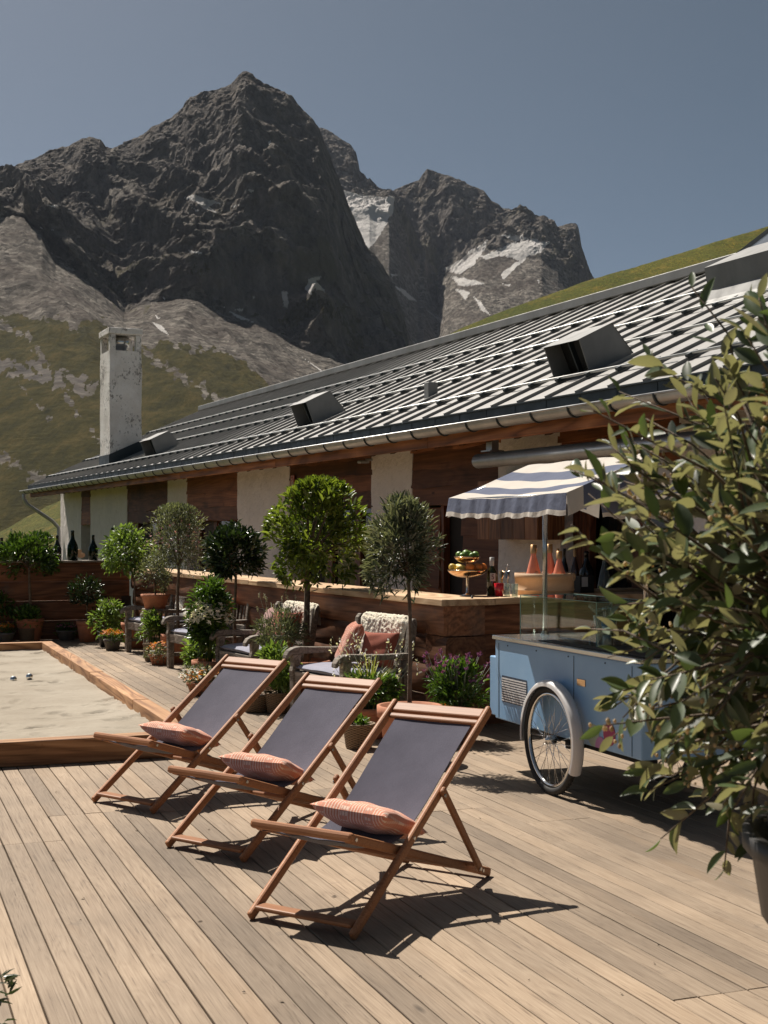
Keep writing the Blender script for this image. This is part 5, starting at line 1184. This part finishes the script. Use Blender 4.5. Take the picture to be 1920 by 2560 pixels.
# bamboo tub with rose bottles
tp = Vector(T(1361, 1486)); tub = empty('bamboo_tub', tp, 0, 'round bamboo tub full of pink bottles on the bar', 'tub')
m = MB(); m.lathe([(0, 0), (.262, 0), (.262, .04), (.27, .041), (.27, .045), (.264, .05), (.262, .14), (.268, .141), (.268, .192), (.254, .192), (.25, .03), (0, .03)], 48); m.build('body', M['steamer'], tub)
m = MB(); m.torus((0, 0, 0), .03, .008, 'x', 20, 6); h_ = m.build('handle', M['steamer'], tub); h_.location = (.245, -.115, .16); h_.rotation_euler = (0, 0, R(-28))
m = MB()
for k in range(34): a = rnd.uniform(0, 6.28); r_ = rnd.uniform(.05, .235); m.box((r_ * math.cos(a), r_ * math.sin(a), .165 + rnd.uniform(-.01, .03)), (.03, .03, .03), Matrix.Rotation(rnd.uniform(0, 3), 3, Vector((rnd.random(), rnd.random(), rnd.random()))))
m.build('ice', M['bclear'], tub)
gB = 'pink bottles in the bamboo tub'
for dx, dy, h, r, l in ((-.105, -.07, .385, .084, 'pink wine bottle in the tub, left of the canopy pole'), (.045, .0, .39, .086, 'tallest pink wine bottle in the tub, just right of the canopy pole'), (.115, -.14, .33, .078, 'shorter pink wine bottle at the front right of the tub')):
    bottle('wine_bottle', l, tp + Vector((dx, dy, .06)), 'cone', h, r, 'rose', 'gold', None, gB)
bottle('wine_bottle', 'slim amber bottle behind the pink ones in the tub', tp + Vector((.135, .11, .04)), 'burg', .37, .038, 'brown', 'gold', None, gB)
gS = 'bottles standing behind the tub'
bottle('wine_bottle', 'dark smoky bottle with a tall neck behind the bamboo tub', T(1411, 1474), 'burg', .40, .043, 'bdark', None, None, gS)
bottle('wine_bottle', 'brown bottle with a gold neck and a white label behind the tub', T(1437, 1474), 'burg', .40, .042, 'brown', 'gold', (.12, .34, 'label'), gS)
bottle('wine_bottle', 'very large black magnum bottle behind the black box on the bar', T(1466, 1471), 'burg', .37, .072, 'bdark', None, None, gS)
t = empty('drinks_box', T(1457, 1481), BA + .1, 'black box with a white paper label, right of the bamboo tub', 'box'); m = MB(); m.box((0, 0, .077), (.16, .13, .154)); m.build('body', M['potdark'], t, .003); m = MB(); m.box((-.03, -.0665, .10), (.07, .002, .09)); m.build('label', M['label'], t)
bottle('decanter', 'clear glass decanter with a tall neck on the right part of the bar', T(1511, 1476), 'cone', .35, .068, 'bclear', None, None, None, 'decanter')
m = MB(); m.box((0, 0, .012), (.66, .26, .024)); o = m.build('cutting_board', M['counter_x'], None, .004); o.location = T(1538, 1478, 1.0795); o.rotation_euler = (0, 0, BA + R(6)); tag(o, 'pale wooden cutting board lying on the right part of the bar', 'cutting board')
# far left of the bar
def onbar(x, y): return B(x, y, 1.08)
yb_l = BL(PX(655, 14.6))[1]
bottle('beer_bottle', 'brown bottle standing alone on the bar between the laurel ball and bright green tree', onbar(.30, BL(PX(657, 14.75))[1]), 'bord', .30, .048, 'brown', None, None, None)
for u, Y, l, mt in ((512, 17.0, 'small red cup at the far end of the bar', 'red'), (520, 16.8, 'small white cup at the far end of the bar, beside the red one', 'ceramic')):
    x, y = BL(PX(u, Y)); t = empty('cup', onbar(max(x, .1), y), 0, l, 'cup', 'cups at the far end of the bar'); m = MB(); m.lathe([(0, 0), (.038, 0), (.042, .12), (.038, .12), (.034, .01), (0, .01)], 16); m.build('body', M[mt], t)
# ================================================================== plants
LT = np.array([(0, 0, 0), (.30, .44, .10), (.30, 0, -.02), (.30, -.44, .10), (.68, .36, .02), (.68, 0, -.08), (.68, -.36, .02), (1, 0, -.16)])
LF = [(0, 3, 2), (0, 2, 1), (2, 3, 6), (2, 6, 5), (1, 2, 5), (1, 5, 4), (5, 6, 7), (4, 5, 7)]
def unit(a): return a / np.maximum(np.linalg.norm(a, axis=1)[:, None], 1e-9)
LW = [(.0, .04), (.14, .30), (.32, .47), (.52, .5), (.72, .40), (.88, .21), (1.0, .0)]
LT2 = np.array([(0, 0, 0)] + [p for t_, w_ in LW[1:-1] for p in ((t_, w_, .10 * w_ * 2 - .16 * t_ ** 2), (t_, 0, -.02 - .16 * t_ ** 2), (t_, -w_, .10 * w_ * 2 - .16 * t_ ** 2))] + [(1, 0, -.18)])
LF2 = [(0, 2, 1), (0, 3, 2)] + [f for k in range(4) for b_ in (1 + 3 * k,) for f in ((b_, b_ + 1, b_ + 4), (b_, b_ + 4, b_ + 3), (b_ + 1, b_ + 2, b_ + 5), (b_ + 1, b_ + 5, b_ + 4))] + [(13, 14, 16), (14, 15, 16)]
def leafmesh(name, P, A, N, L, Wd, mat, parent, tint, rs, curl=1.0, LT=LT, LF=LF):
    """P base points, A leaf axes, N upper-side normals, L lengths, Wd width/length"""
    A = unit(A); Sd = unit(np.cross(N, A)); Nn = np.cross(A, Sd); n = len(P)
    T_ = LT[None].repeat(n, 0); 
    V = P[:, None] + (T_[:, :, 0:1] * A[:, None] + T_[:, :, 1:2] * Wd[:, None, None] * Sd[:, None] + T_[:, :, 2:3] * (curl * rs.uniform(.2, 1.6, n))[:, None, None] * Nn[:, None]) * L[:, None, None]
    Fq = (np.array(LF)[None] + (np.arange(n) * len(LT))[:, None, None]).reshape(-1, 3)
    return npmesh(name, V.reshape(-1, 3), Fq, mat, parent, {'tint': np.repeat(tint, len(LT))}, True)
def crown_pts(n, rad, rs, clumps=26, spread=.30, shell=.55, rough=.22, flat=0.0, topspikes=0):
    """leaf base points through an uneven crown volume: clumps of leaves round twig ends, biased to the outside"""
    d = unit(rs.normal(size=(clumps, 3))); d[:, 2] = np.where(d[:, 2] < -.75, -d[:, 2], d[:, 2])
    r = (shell + (1 - shell) * rs.rand(clumps) ** .5) * (1 + rough * rs.normal(size=clumps)); C = d * r[:, None]
    if topspikes:
        for k in range(topspikes): a = rs.uniform(0, 6.28); C[k] = (.35 * math.cos(a), .35 * math.sin(a), 1.02 + .2 * rs.rand())
    k = rs.randint(0, clumps, n); q = C[k] + rs.normal(size=(n, 3)) * spread * (.5 + .5 * rs.rand(clumps))[k][:, None]
    dq = unit(q); q = q * (1 + .34 * perlin(dq[:, 0] * 1.7 + clumps, dq[:, 1] * 1.7, dq[:, 2] * 1.7 + n % 17))[:, None]
    lim = np.linalg.norm(q, axis=1); f = np.where(lim > 1.3, 1.3 / lim, 1); q = q * f[:, None]
    tint = np.clip(.45 + .28 * rs.normal(size=n) + .18 * rs.normal(size=clumps)[k], 0, 1)
    return q * np.array(rad), C * np.array(rad), tint
def foliage(name, parent, c, rad, n, size, asp, mat, seed, clumps=26, spread=.3, shell=.55, rough=.2, up=.35, jit=.75, droop=0.0, spikes=0, curl=1.0):
    rs = np.random.RandomState(seed); q, C, tint = crown_pts(n, rad, rs, clumps, spread, shell, rough, 0, spikes)
    out = unit(q / np.array(rad)); A = out + jit * rs.normal(size=(n, 3)) * .8 + np.array([0, 0, up - droop]); N = out * .5 + np.array([0, 0, 1.0]) + .55 * rs.normal(size=(n, 3))
    o = leafmesh(name, q + np.array(c), A, N, size * rs.uniform(.65, 1.25, n), np.full(n, asp) * rs.uniform(.8, 1.2, n), M[mat], parent, tint, rs, curl); return o, C + np.array(c)
def petals(name, parent, centers, r, mat, seed, k=5, up=1.0, asp=.55):
    rs = np.random.RandomState(seed); C = np.array(centers); n = len(C); U = unit(np.array([-.25, -.3, up]) + .55 * rs.normal(size=(n, 3)))
    e1 = unit(np.cross(U, rs.normal(size=(n, 3)))); e2 = np.cross(U, e1); P, A, N = [], [], []
    for i in range(k):
        a = 2 * PI * i / k; A.append(e1 * math.cos(a) + e2 * math.sin(a) + .25 * U); P.append(C); N.append(U)
    P, A, N = np.concatenate(P), np.concatenate(A), np.concatenate(N); m_ = len(P)
    return leafmesh(name, P, A, N, r * rs.uniform(.7, 1.2, m_), np.full(m_, asp), M[mat], parent, rs.rand(m_), rs)
def pot(parent, kind, r, h, n=28):
    m = MB(); top = h
    if kind in ('terra', 'potgrey', 'potdark'):
        m.lathe([(0, 0), (.70 * r, 0), (.92 * r, h * .78), (.93 * r, h * .80), (r, h * .805), (r, h), (.90 * r, h), (.87 * r, h * .86), (0, h * .86)], n)
        o = m.build('pot', M[kind], parent)
    elif kind == 'wicker': m.lathe([(0, 0), (.74 * r, 0), (.80 * r, .01), (.98 * r, h * .93), (1.03 * r, h * .95), (1.03 * r, h), (.94 * r, h), (.90 * r, h * .86), (0, h * .86)], n); o = m.build('basket', M['wicker'], parent)
    elif kind == 'tin': m.lathe([(0, 0), (.78 * r, 0), (r, h), (1.03 * r, h), (.96 * r, h), (.93 * r, h * .88), (0, h * .88)], n); o = m.build('bucket', M['tin'], parent)
    elif kind == 'crate':
        for s in (-1, 1): m.box((0, s * r * .8, h / 2), (r * 2.2, .018, h)); m.box((s * r * 1.1, 0, h / 2), (.018, r * 1.6 - .019, h))
        m.box((0, 0, h * .4), (r * 2.16, r * 1.56, h * .7), mi=1); return m.build('crate', [M['greywood'], M['soil']], parent)
    m = MB(); m.disc((0, 0, h * .88), r * .9, n); m.build('soil', M['soil'], parent); return o
def trunk(parent, x, y, z0, z1, r0, r1, ends, seed, nm='trunk', wig=.012, mat='bark'):
    rs = random.Random(seed); m = MB(); pts = []; nseg = 9
    for i in range(nseg + 1):
        t = i / nseg; pts.append((x + wig * math.sin(t * 5 + seed) * t, y + wig * math.cos(t * 4 + seed) * t, z0 + (z1 - z0) * t))
    m.tube(pts, [r0 + (r1 - r0) * i / nseg for i in range(nseg + 1)], 8); top = Vector(pts[-1])
    for e in ends:
        e = Vector(e); mid = top.lerp(e, .5) + Vector((rs.uniform(-.03, .03), rs.uniform(-.03, .03), .03)); m.tube([top - Vector((0, 0, .02)), mid, e], [r1 * .7, r1 * .4, r1 * .15], 5)
    return m.build(nm, M[mat], parent)
def tree(name, label, u, Y, vc, uc, ru, rv, potk, pr, ph, zb, n, size, asp, mat, seed, tr=.022, cat='tree', extra=None, base=0.0, **kw):
    """standard tree in a pot: base where its trunk stands, crown measured at that distance"""
    X = (u - UC) / F * Y; t = empty(name, (X, Y, base), 0, label, cat); k = Y / F
    cz = ZV(vc, Y) - base; cx = (uc - u) * k; rad = (ru * k * .88, ru * k * .88, rv * k * .88)
    o, C = foliage('crown', t, (cx, 0, cz), rad, n, size, asp, mat, seed, **kw)
    pot(t, potk, pr, ph)
    ends = C[np.random.RandomState(seed).permutation(len(C))[:14]]
    trunk(t, 0, 0, ph * .85, cz - rad[2] * .55, tr, tr * .7, ends, seed)
    if extra: extra(t, (cx, 0, cz), rad, C)
    return t
tree('bay_tree', 'round bay tree standard in front of the bottles on the log wall', 75, 20.35, 1392, 74, 70, 50, 'terra', .21, .34, 0, 3000, .085, .36, 'lf_bay', 101, .026, clumps=40, spread=.26, up=.55)
tree('feathery_tree', 'feathery pale green standard tree left of the flowering shrub', 338, 19.2, 1380, 318, 60, 56, 'terra', .2, .36, 0, 1900, .075, .42, 'lf_soft', 102, .014, clumps=30, spread=.33, rough=.3, up=.0)
def blossoms(mat, n, r, sd, low=False):
    def f(t, c, rad, C):
        rs = np.random.RandomState(sd); d = unit(rs.normal(size=(n, 3))); d[:, 2] = np.abs(d[:, 2]) * (.2 if low else 1) + (-.3 if low else -.1); P = np.array(c) + d * np.array(rad) * rs.uniform(.75, 1.12, n)[:, None]; petals('blossom', t, P, r, mat, sd)
    return f
tree('flowering_tree', 'wide grey-green standard with tiny pale blossoms, tallest of the far plants', 445, 17.1, 1368, 442, 84, 92, 'terra', .22, .36, 0, 4200, .048, .34, 'lf_grey', 103, .024, clumps=48, spread=.3, rough=.28, up=.5, spikes=6, extra=blossoms('fl_pink', 130, .016, 9))
tree('laurel_tree', 'dense dark laurel ball on a thin stem above the mauve cushion armchair', 587, 15.35, 1388, 587, 66, 66, 'terra', .2, .34, 0, 2600, .085, .36, 'lf_dark', 104, .020, clumps=44, spread=.24, rough=.10, up=.3)
tree('standard_tree', 'largest round tree, bright yellow-green, between the two near armchairs', 766, 13.35, 1344, 798, 110, 120, 'terra', .24, .38, 0, 3900, .085, .40, 'lf_bright', 105, .036, clumps=46, spread=.27, rough=.30, up=.3, spikes=9)
tree('olive_tree', 'silvery olive standard in a wide terracotta pot right of the near armchair', 1024, 9.75, 1382, 1005, 78, 118, 'terra', .235, .40, 0, 4200, .072, .20, 'lf_olive', 106, .017, clumps=54, spread=.26, rough=.22, up=.35, spikes=6, curl=.6)
tree('topiary', 'small dark ball-headed shrub in a terracotta pot against the log wall', 218, 20.25, 1482, 216, 38, 38, 'terra', .16, .31, 0, 1000, .06, .36, 'lf_dark', 107, .014, cat='shrub', clumps=24, spread=.3)
# pot plant raised on a stand between the two far armchairs
X, Y = PX(388, 17.55); st = empty('plant_stand', (X, Y, 0), BA, 'slim dark wooden stand carrying a terracotta pot near the farthest armchairs', 'stand')
m = MB(); m.box((0, 0, .632), (.28, .28, .03)); m.build('top', M['greywood'], st, .004)
for a in (-1, 1):
    for b_ in (-1, 1): m = MB(); m.box((a * .11, b_ * .11, .308), (.03, .03, .616)); m.build('leg', M['greywood'], st)
tree('potted_shrub', 'small grey leafy shrub in the raised terracotta pot on the stand', 388, 17.55, 1440, 384, 36, 46, 'terra', .185, .185, 0, 1100, .05, .3, 'lf_grey', 108, .012, cat='shrub', base=.648, clumps=26, spread=.34)

def plant(name, label, u, vb, kind, pr, ph, specs, cat='potted plant', group=None, seed=1, base=0.0):
    """specs: ('leaf', mat, vc, ru, rv, n, size, asp, up) or ('flower', mat, vc, ru, rv, n, r)"""
    X, Y = G(u, vb); t = empty(name, (X, Y, base), rnd.uniform(0, 3), label, cat, group); k = Y / F; pot(t, kind, pr, ph); rs = np.random.RandomState(seed)
    for j, s in enumerate(specs):
        cz = ZV(s[2], Y) - base; rx, rz = s[3] * k, s[4] * k
        if s[0] == 'leaf':
            o, C = foliage('foliage', t, (0, 0, cz), (rx * .85, rx * .85, rz * .85), s[5], s[6], s[7], s[1], seed * 7 + j, clumps=20, spread=.36, shell=.4, up=s[8], rough=.25)
            m = MB()
            for e in C[::2]: m.tube([(e[0] * .15, e[1] * .15, ph * .86), (e[0] * .5, e[1] * .5, ph * .86 + (e[2] - ph * .86) * .5), tuple(e)], [.004, .003, .0015], 5)
            m.build('stem', M['lf_green'], t)
        else:
            d = rs.normal(size=(s[5], 3)); d = unit(d) * (.72 + .42 * rs.rand(s[5]))[:, None]; d[:, 2] = np.abs(d[:, 2]) * .9 + .1; P = np.array((0, 0, cz - rz * .3)) + d * np.array((rx, rx, rz)); 
            if len(P) > 30: petals('flower', t, P, s[6], s[1], seed * 3 + j)
            else:
                for q, pt in enumerate(P): petals('flower', t, [pt], s[6], s[1], seed * 3 + j + q * 17)
    return t
GP = 'potted plants along the terrace edge'
plant('flower_pot', 'leafy plant with a pink flower head at the far left picture edge', 6, 1602, 'terra', .17, .27, [('leaf', 'lf_green', 1520, 30, 36, 500, .085, .34, .5), ('flower', 'fl_pink', 1483, 14, 10, 26, .03)], group=GP, seed=21)
plant('flower_pot', 'low pot of small orange flowers at the far left, before the pink one', 14, 1607, 'potgrey', .13, .15, [('leaf', 'lf_green', 1578, 20, 17, 240, .05, .34, .4), ('flower', 'fl_orange', 1565, 18, 12, 40, .022)], group=GP, seed=22)
plant('basket_plant', 'fresh green plant in a pale wicker basket before the bay tree', 68, 1604, 'wicker', .135, .2, [('leaf', 'lf_green', 1550, 30, 30, 560, .075, .38, .4)], group=GP, seed=23)
plant('flower_pot', 'yellow-orange flowers in a dark pot behind the shallow pink bowl', 150, 1591, 'potdark', .13, .22, [('leaf', 'lf_green', 1560, 18, 20, 260, .05, .3, .4), ('flower', 'fl_orange', 1544, 17, 10, 30, .022)], group=GP, seed=24)
plant('flower_bowl', 'shallow grey bowl of pink flowers at the foot of the log wall', 167, 1600, 'potgrey', .16, .15, [('leaf', 'lf_green', 1576, 27, 15, 340, .05, .36, .3), ('flower', 'fl_pink', 1566, 22, 10, 46, .024)], group=GP, seed=25)
plant('herb_pot', 'tall bushy green plant behind the orange flower pot, by the farthest armchair', 268, 1616, 'potdark', .14, .22, [('leaf', 'lf_soft', 1548, 34, 42, 620, .085, .36, .3), ('flower', 'fl_lav', 1514, 22, 16, 20, .02)], group=GP, seed=26)
plant('flower_pot', 'grey pot of dense orange flowers standing alone on the open deck', 281, 1625, 'potgrey', .125, .15, [('leaf', 'lf_green', 1593, 27, 17, 340, .045, .3, .3), ('flower', 'fl_orange', 1582, 27, 13, 110, .022)], group=GP, seed=27)
plant('basket_plant', 'bushy green plant in a tall basket in front of the farthest armchair', 381, 1652, 'wicker', .12, .22, [('leaf', 'lf_soft', 1577, 30, 40, 560, .085, .36, .3), ('flower', 'fl_lav', 1536, 14, 12, 12, .02)], group=GP, seed=28)
plant('bucket_plant', 'small zinc bucket with a low green plant between the two far armchairs', 404, 1625, 'tin', .085, .17, [('leaf', 'lf_green', 1578, 14, 12, 160, .05, .34, .4)], group=GP, seed=29)
plant('flower_pot', 'tumbling orange and white flowers in a low pot at the second farthest armchair', 398, 1661, 'terra', .13, .13, [('leaf', 'lf_grey', 1635, 33, 26, 480, .045, .3, .2), ('flower', 'fl_orange', 1618, 30, 22, 50, .022), ('flower', 'fl_white', 1636, 30, 20, 60, .018)], group=GP, seed=30)
plant('flower_crate', 'weathered crate of lilac pink flowers under an armchair', 452, 1652, 'crate', .17, .16, [('leaf', 'lf_grey', 1622, 28, 14, 300, .045, .34, .3), ('flower', 'fl_pink', 1612, 27, 15, 80, .027)], group=GP, seed=31)
plant('white_flowering_bush', 'tall dark green bush with clusters of white flowers between two armchairs', 524, 1722, 'terra', .19, .30, [('leaf', 'lf_bay', 1540, 46, 84, 1700, .08, .34, .3), ('leaf', 'lf_green', 1480, 30, 30, 300, .075, .3, .4), ('flower', 'fl_white', 1545, 58, 60, 230, .034)], group=GP, seed=32)
plant('flower_pot', 'big loose pot of yellow-green leaves at the armchair with the mauve cushion', 506, 1712, 'terra', .16, .2, [('leaf', 'lf_soft', 1634, 46, 50, 900, .075, .36, .3), ('flower', 'fl_white', 1640, 40, 40, 40, .02)], group=GP, seed=33)
plant('flower_pot', 'low mass of white and orange flowers on the deck behind the farthest deck chair', 503, 1737, 'terra', .15, .13, [('leaf', 'lf_grey', 1698, 52, 30, 800, .04, .3, .2), ('flower', 'fl_white', 1688, 56, 30, 150, .018), ('flower', 'fl_orange', 1690, 60, 30, 60, .021)], group=GP, seed=34)
plant('flower_pot', 'pink flowers low under the armchair with the mauve cushion', 600, 1722, 'terra', .13, .14, [('leaf', 'lf_green', 1672, 34, 20, 300, .05, .34, .3), ('flower', 'fl_pink', 1660, 34, 16, 60, .026)], group=GP, seed=35)
def stalks(t, n, h0, h1, sp, head, mat, seed, r=.02, hl=.05, lean=.25, hm='flower'):
    rs = np.random.RandomState(seed); m = MB(); tips = []
    for i in range(n):
        a = rs.uniform(0, 6.28); q = rs.uniform(.2, 1); h = rs.uniform(h0, h1); x, y = math.cos(a) * sp * q, math.sin(a) * sp * q
        p = [(x * .15, y * .15, h * .15), (x * .5, y * .5, h * .6), (x + lean * rs.normal() * .1, y + lean * rs.normal() * .1, h)]; m.tube(p, [.0028, .0022, .0016], 4); tips.append(p[2])
    m.build('stalk', M['lf_grey'], t)
    P, A, N = [], [], []
    for p in tips:
        for k in range(head):
            z = k / head; P.append((p[0] + rs.normal() * r * .25, p[1] + rs.normal() * r * .25, p[2] - hl * (1 - z))); A.append((rs.normal() * .7, rs.normal() * .7, .8)); N.append((rs.normal(), rs.normal(), .4))
    n_ = len(P); leafmesh(hm, np.array(P), np.array(A), np.array(N), np.full(n_, r) * rs.uniform(.7, 1.3, n_), np.full(n_, .55), M[mat], t, rs.rand(n_), rs)
t = plant('lavender_pot', 'silvery lavender with tall seed stalks between the two near armchairs', 700, 1758, 'wicker', .16, .22, [('leaf', 'lf_grey', 1592, 60, 56, 1500, .06, .16, .6)], group=GP, seed=36); k_ = G(700, 1758)[1]
stalks(t, 26, .78, 1.06, .30, 12, 'fl_lav', 4, .016, .05)
plant('basket_plant', 'leafy yellow-green plant in a dark wicker basket behind the farthest deck chair', 696, 1782, 'wicker', .125, .19, [('leaf', 'lf_soft', 1672, 46, 52, 760, .075, .3, .3)], group=GP, seed=37)
plant('basket_plant', 'low dark green plant in a wicker basket nearly hidden by the farthest deck chair', 642, 1778, 'wicker', .15, .16, [('leaf', 'lf_green', 1712, 34, 24, 380, .06, .34, .3)], group=GP, seed=38)
t = plant('gaura_pot', 'airy white star flowers and arching blades in front of the near armchair', 925, 1842, 'terra', .17, .24, [('leaf', 'lf_green', 1722, 66, 34, 1000, .065, .42, .3), ('flower', 'fl_white', 1706, 60, 26, 50, .02)], group=GP, seed=39)
rs = np.random.RandomState(8); V, Q = [], []; tn = []
for i in range(46):
    a = rs.uniform(0, 6.28); ln = rs.uniform(.35, .62); L_ = rs.uniform(.08, .34); wd = rs.uniform(.006, .011); n0 = len(V); tv = rs.rand()
    for k in range(9):
        s = k / 8; x = math.cos(a) * L_ * s ** 1.3; y = math.sin(a) * L_ * s ** 1.3; z = .22 + ln * (s - .45 * s ** 3 * (L_ / .3)); wv = wd * (1 - s) ** .6
        for q in (-1, 1): V.append((x - math.sin(a) * wv * q, y + math.cos(a) * wv * q, z)); tn.append(tv)
    for k in range(8): Q.append((n0 + 2 * k, n0 + 2 * k + 1, n0 + 2 * k + 3, n0 + 2 * k + 2))
npmesh('blade', np.array(V), np.array(Q), M['lf_blade'], t, {'tint': np.array(tn)}, True)
stalks(t, 24, .58, .84, .36, 7, 'fl_white', 5, .026, .14, .4)
t = plant('verbena_pot', 'tall dark green plant with purple flower heads between olive pot and blue cart', 1140, 1853, 'terra', .2, .24, [('leaf', 'lf_green', 1730, 72, 66, 1700, .07, .24, .6)], group=GP, seed=40)
stalks(t, 70, .46, .70, .32, 12, 'fl_purple', 6, .020, .02)
plant('flower_pot', 'small orange and white flowers at the foot of the olive pot', 936, 1832, 'terra', .12, .14, [('leaf', 'lf_green', 1788, 36, 20, 400, .045, .34, .3), ('flower', 'fl_orange', 1776, 36, 16, 70, .021)], group=GP, seed=41)
plant('flower_pot', 'orange marigolds in a low pot right of the olive pot, near the blue cart', 1106, 1866, 'terra', .13, .14, [('leaf', 'lf_green', 1784, 30, 20, 360, .045, .34, .3), ('flower', 'fl_orange', 1770, 26, 14, 40, .021), ('flower', 'fl_white', 1775, 26, 16, 24, .014)], group=GP, seed=42)
plant('basket_plant', 'wicker basket with low leaves between the middle and nearest deck chairs', 897, 1870, 'wicker', .125, .19, [('leaf', 'lf_green', 1812, 24, 16, 300, .05, .34, .3)], group=GP, seed=43)

# ------------------------------------------------------------------ the big oleaster in front, cut by the right edge
OX, OY = 1.20, 2.95
ot = empty('oleaster_tree', (OX, OY, 0), 0, 'large silvery-leaved bush in a dark tall pot, cut off by the right picture edge', 'tree')
m = MB(); m.lathe([(0, 0), (.22, 0), (.22, .05), (.09, .12), (.07, .30), (.10, .42), (.19, .52), (.27, .66), (.37, .80), (.39, .93), (.41, .95), (.41, .985), (.38, .985), (.37, .92), (0, .92)], 40); m.build('pot', M['potdark'], ot)
m = MB(); m.disc((0, 0, .925), .37); m.build('soil', M['soil'], ot)
rs = np.random.RandomState(77); tw = MB(); P, A, N, L_, W2, TI = [], [], [], [], [], []; bud = []
cen = np.array([.0, 0, 1.53]); rad = np.array([.63, .58, .66])
ntw = 680
for i in range(ntw):
    d = unit(rs.normal(size=(1, 3)))[0]
    if d[2] < -.8: d[2] *= -.6
    if d[2] > .45 and rs.rand() < .35: continue
    q = cen + d * rad * rs.uniform(.55, .96); base = cen + d * rad * rs.uniform(.05, .3) + np.array([0, 0, -.12])
    dirv = d * .9 + np.array([0, 0, .45 if d[2] > -.2 else .0]) + .35 * rs.normal(size=3); dirv /= np.linalg.norm(dirv); ln = rs.uniform(.16, .34)
    pts = [base, q * .6 + base * .4 + .02 * rs.normal(size=3), q, q + dirv * ln * .55 + .012 * rs.normal(size=3), q + dirv * ln]
    tw.tube([tuple(p) for p in pts], [.007, .005, .0038, .0028, .0016], 5, tint=rs.rand())
    nl = rs.randint(10, 18)
    for k in range(nl):
        s = k / (nl - 1); p = pts[2] + (pts[4] - pts[2]) * s if s > .0 else pts[2]
        if rs.rand() < .25: p = pts[1] + (pts[2] - pts[1]) * rs.rand()
        sd = np.cross(dirv, rs.normal(size=3)); sd /= np.linalg.norm(sd); a = dirv * (.55 + .7 * s) + sd * .95
        P.append(p); A.append(a); N.append(np.array([0, 0, 1.]) * .6 + dirv * .4 + .45 * rs.normal(size=3)); L_.append(rs.uniform(.045, .088) * (1 - .25 * (s > .9))); W2.append(rs.uniform(.30, .46)); TI.append(np.clip(.45 + .25 * rs.normal() + .2 * (s > .8), 0, 1))
    if rs.rand() < .3 and d[2] < .45:
        for k in range(rs.randint(8, 22)): bud.append(pts[3] + (pts[4] - pts[3]) * rs.rand() + .014 * rs.normal(size=3))
for i in range(9): a = rs.uniform(0, 6.28); tw.tube([(.03 * math.cos(a), .03 * math.sin(a), .9), (.08 * math.cos(a), .08 * math.sin(a), 1.2), (.26 * math.cos(a), .26 * math.sin(a), 1.5 + .2 * rs.rand()), (.42 * math.cos(a), .42 * math.sin(a), 1.75 + .2 * rs.rand())], [.022, .016, .010, .005], 7)
tw.build('trunk', M['bark'], ot)
n = len(P); leafmesh('crown', np.array(P), np.array(A), np.array(N), np.array(L_), np.array(W2), M['lf_fore'], ot, np.array(TI), rs, .9, LT2, LF2)
m = MB()
for p in bud: m.ball(tuple(p), rs.uniform(.0025, .0055), 6, (1, 1, rs.uniform(.8, 1.7)), tint=rs.rand())
m.build('bud', M['fl_bud'], ot)
# dark leafy sprig at the lower left corner
t = empty('corner_plant', (-1.40, 4.17, 0), 0, 'dark small-leaved plant whose tips reach in at the lower left picture corner', 'potted plant')
pot(t, 'potdark', .12, .11); o, C = foliage('foliage', t, (.0, 0, .17), (.20, .18, .12), 300, .05, .26, 'lf_dark', 55, clumps=22, spread=.3, up=.2)
m = MB()
for e in C: m.tube([(0, 0, .09), (e[0] * .5, e[1] * .5, .09 + (e[2] - .09) * .7), tuple(e)], [.005, .003, .0015], 5)
m.build('stem', M['bark'], t)
# ================================================================== thin mountain air
m = MB(); m.box2((-9500, -9400, -1.9), (9500, 9600, 1150)); hz = bpy.data.materials.new('haze'); hz.use_nodes = True; hn = hz.node_tree
hn.nodes.remove(hn.nodes['Principled BSDF']); pv = hn.nodes.new('ShaderNodeVolumePrincipled'); pv.inputs['Color'].default_value = (.72, .82, 1, 1); pv.inputs['Density'].default_value = 1.35e-5; pv.inputs['Anisotropy'].default_value = .2
hn.links.new(pv.outputs[0], hn.nodes['Material Output'].inputs['Volume']); tag(m.build('haze', hz), kind='stuff')
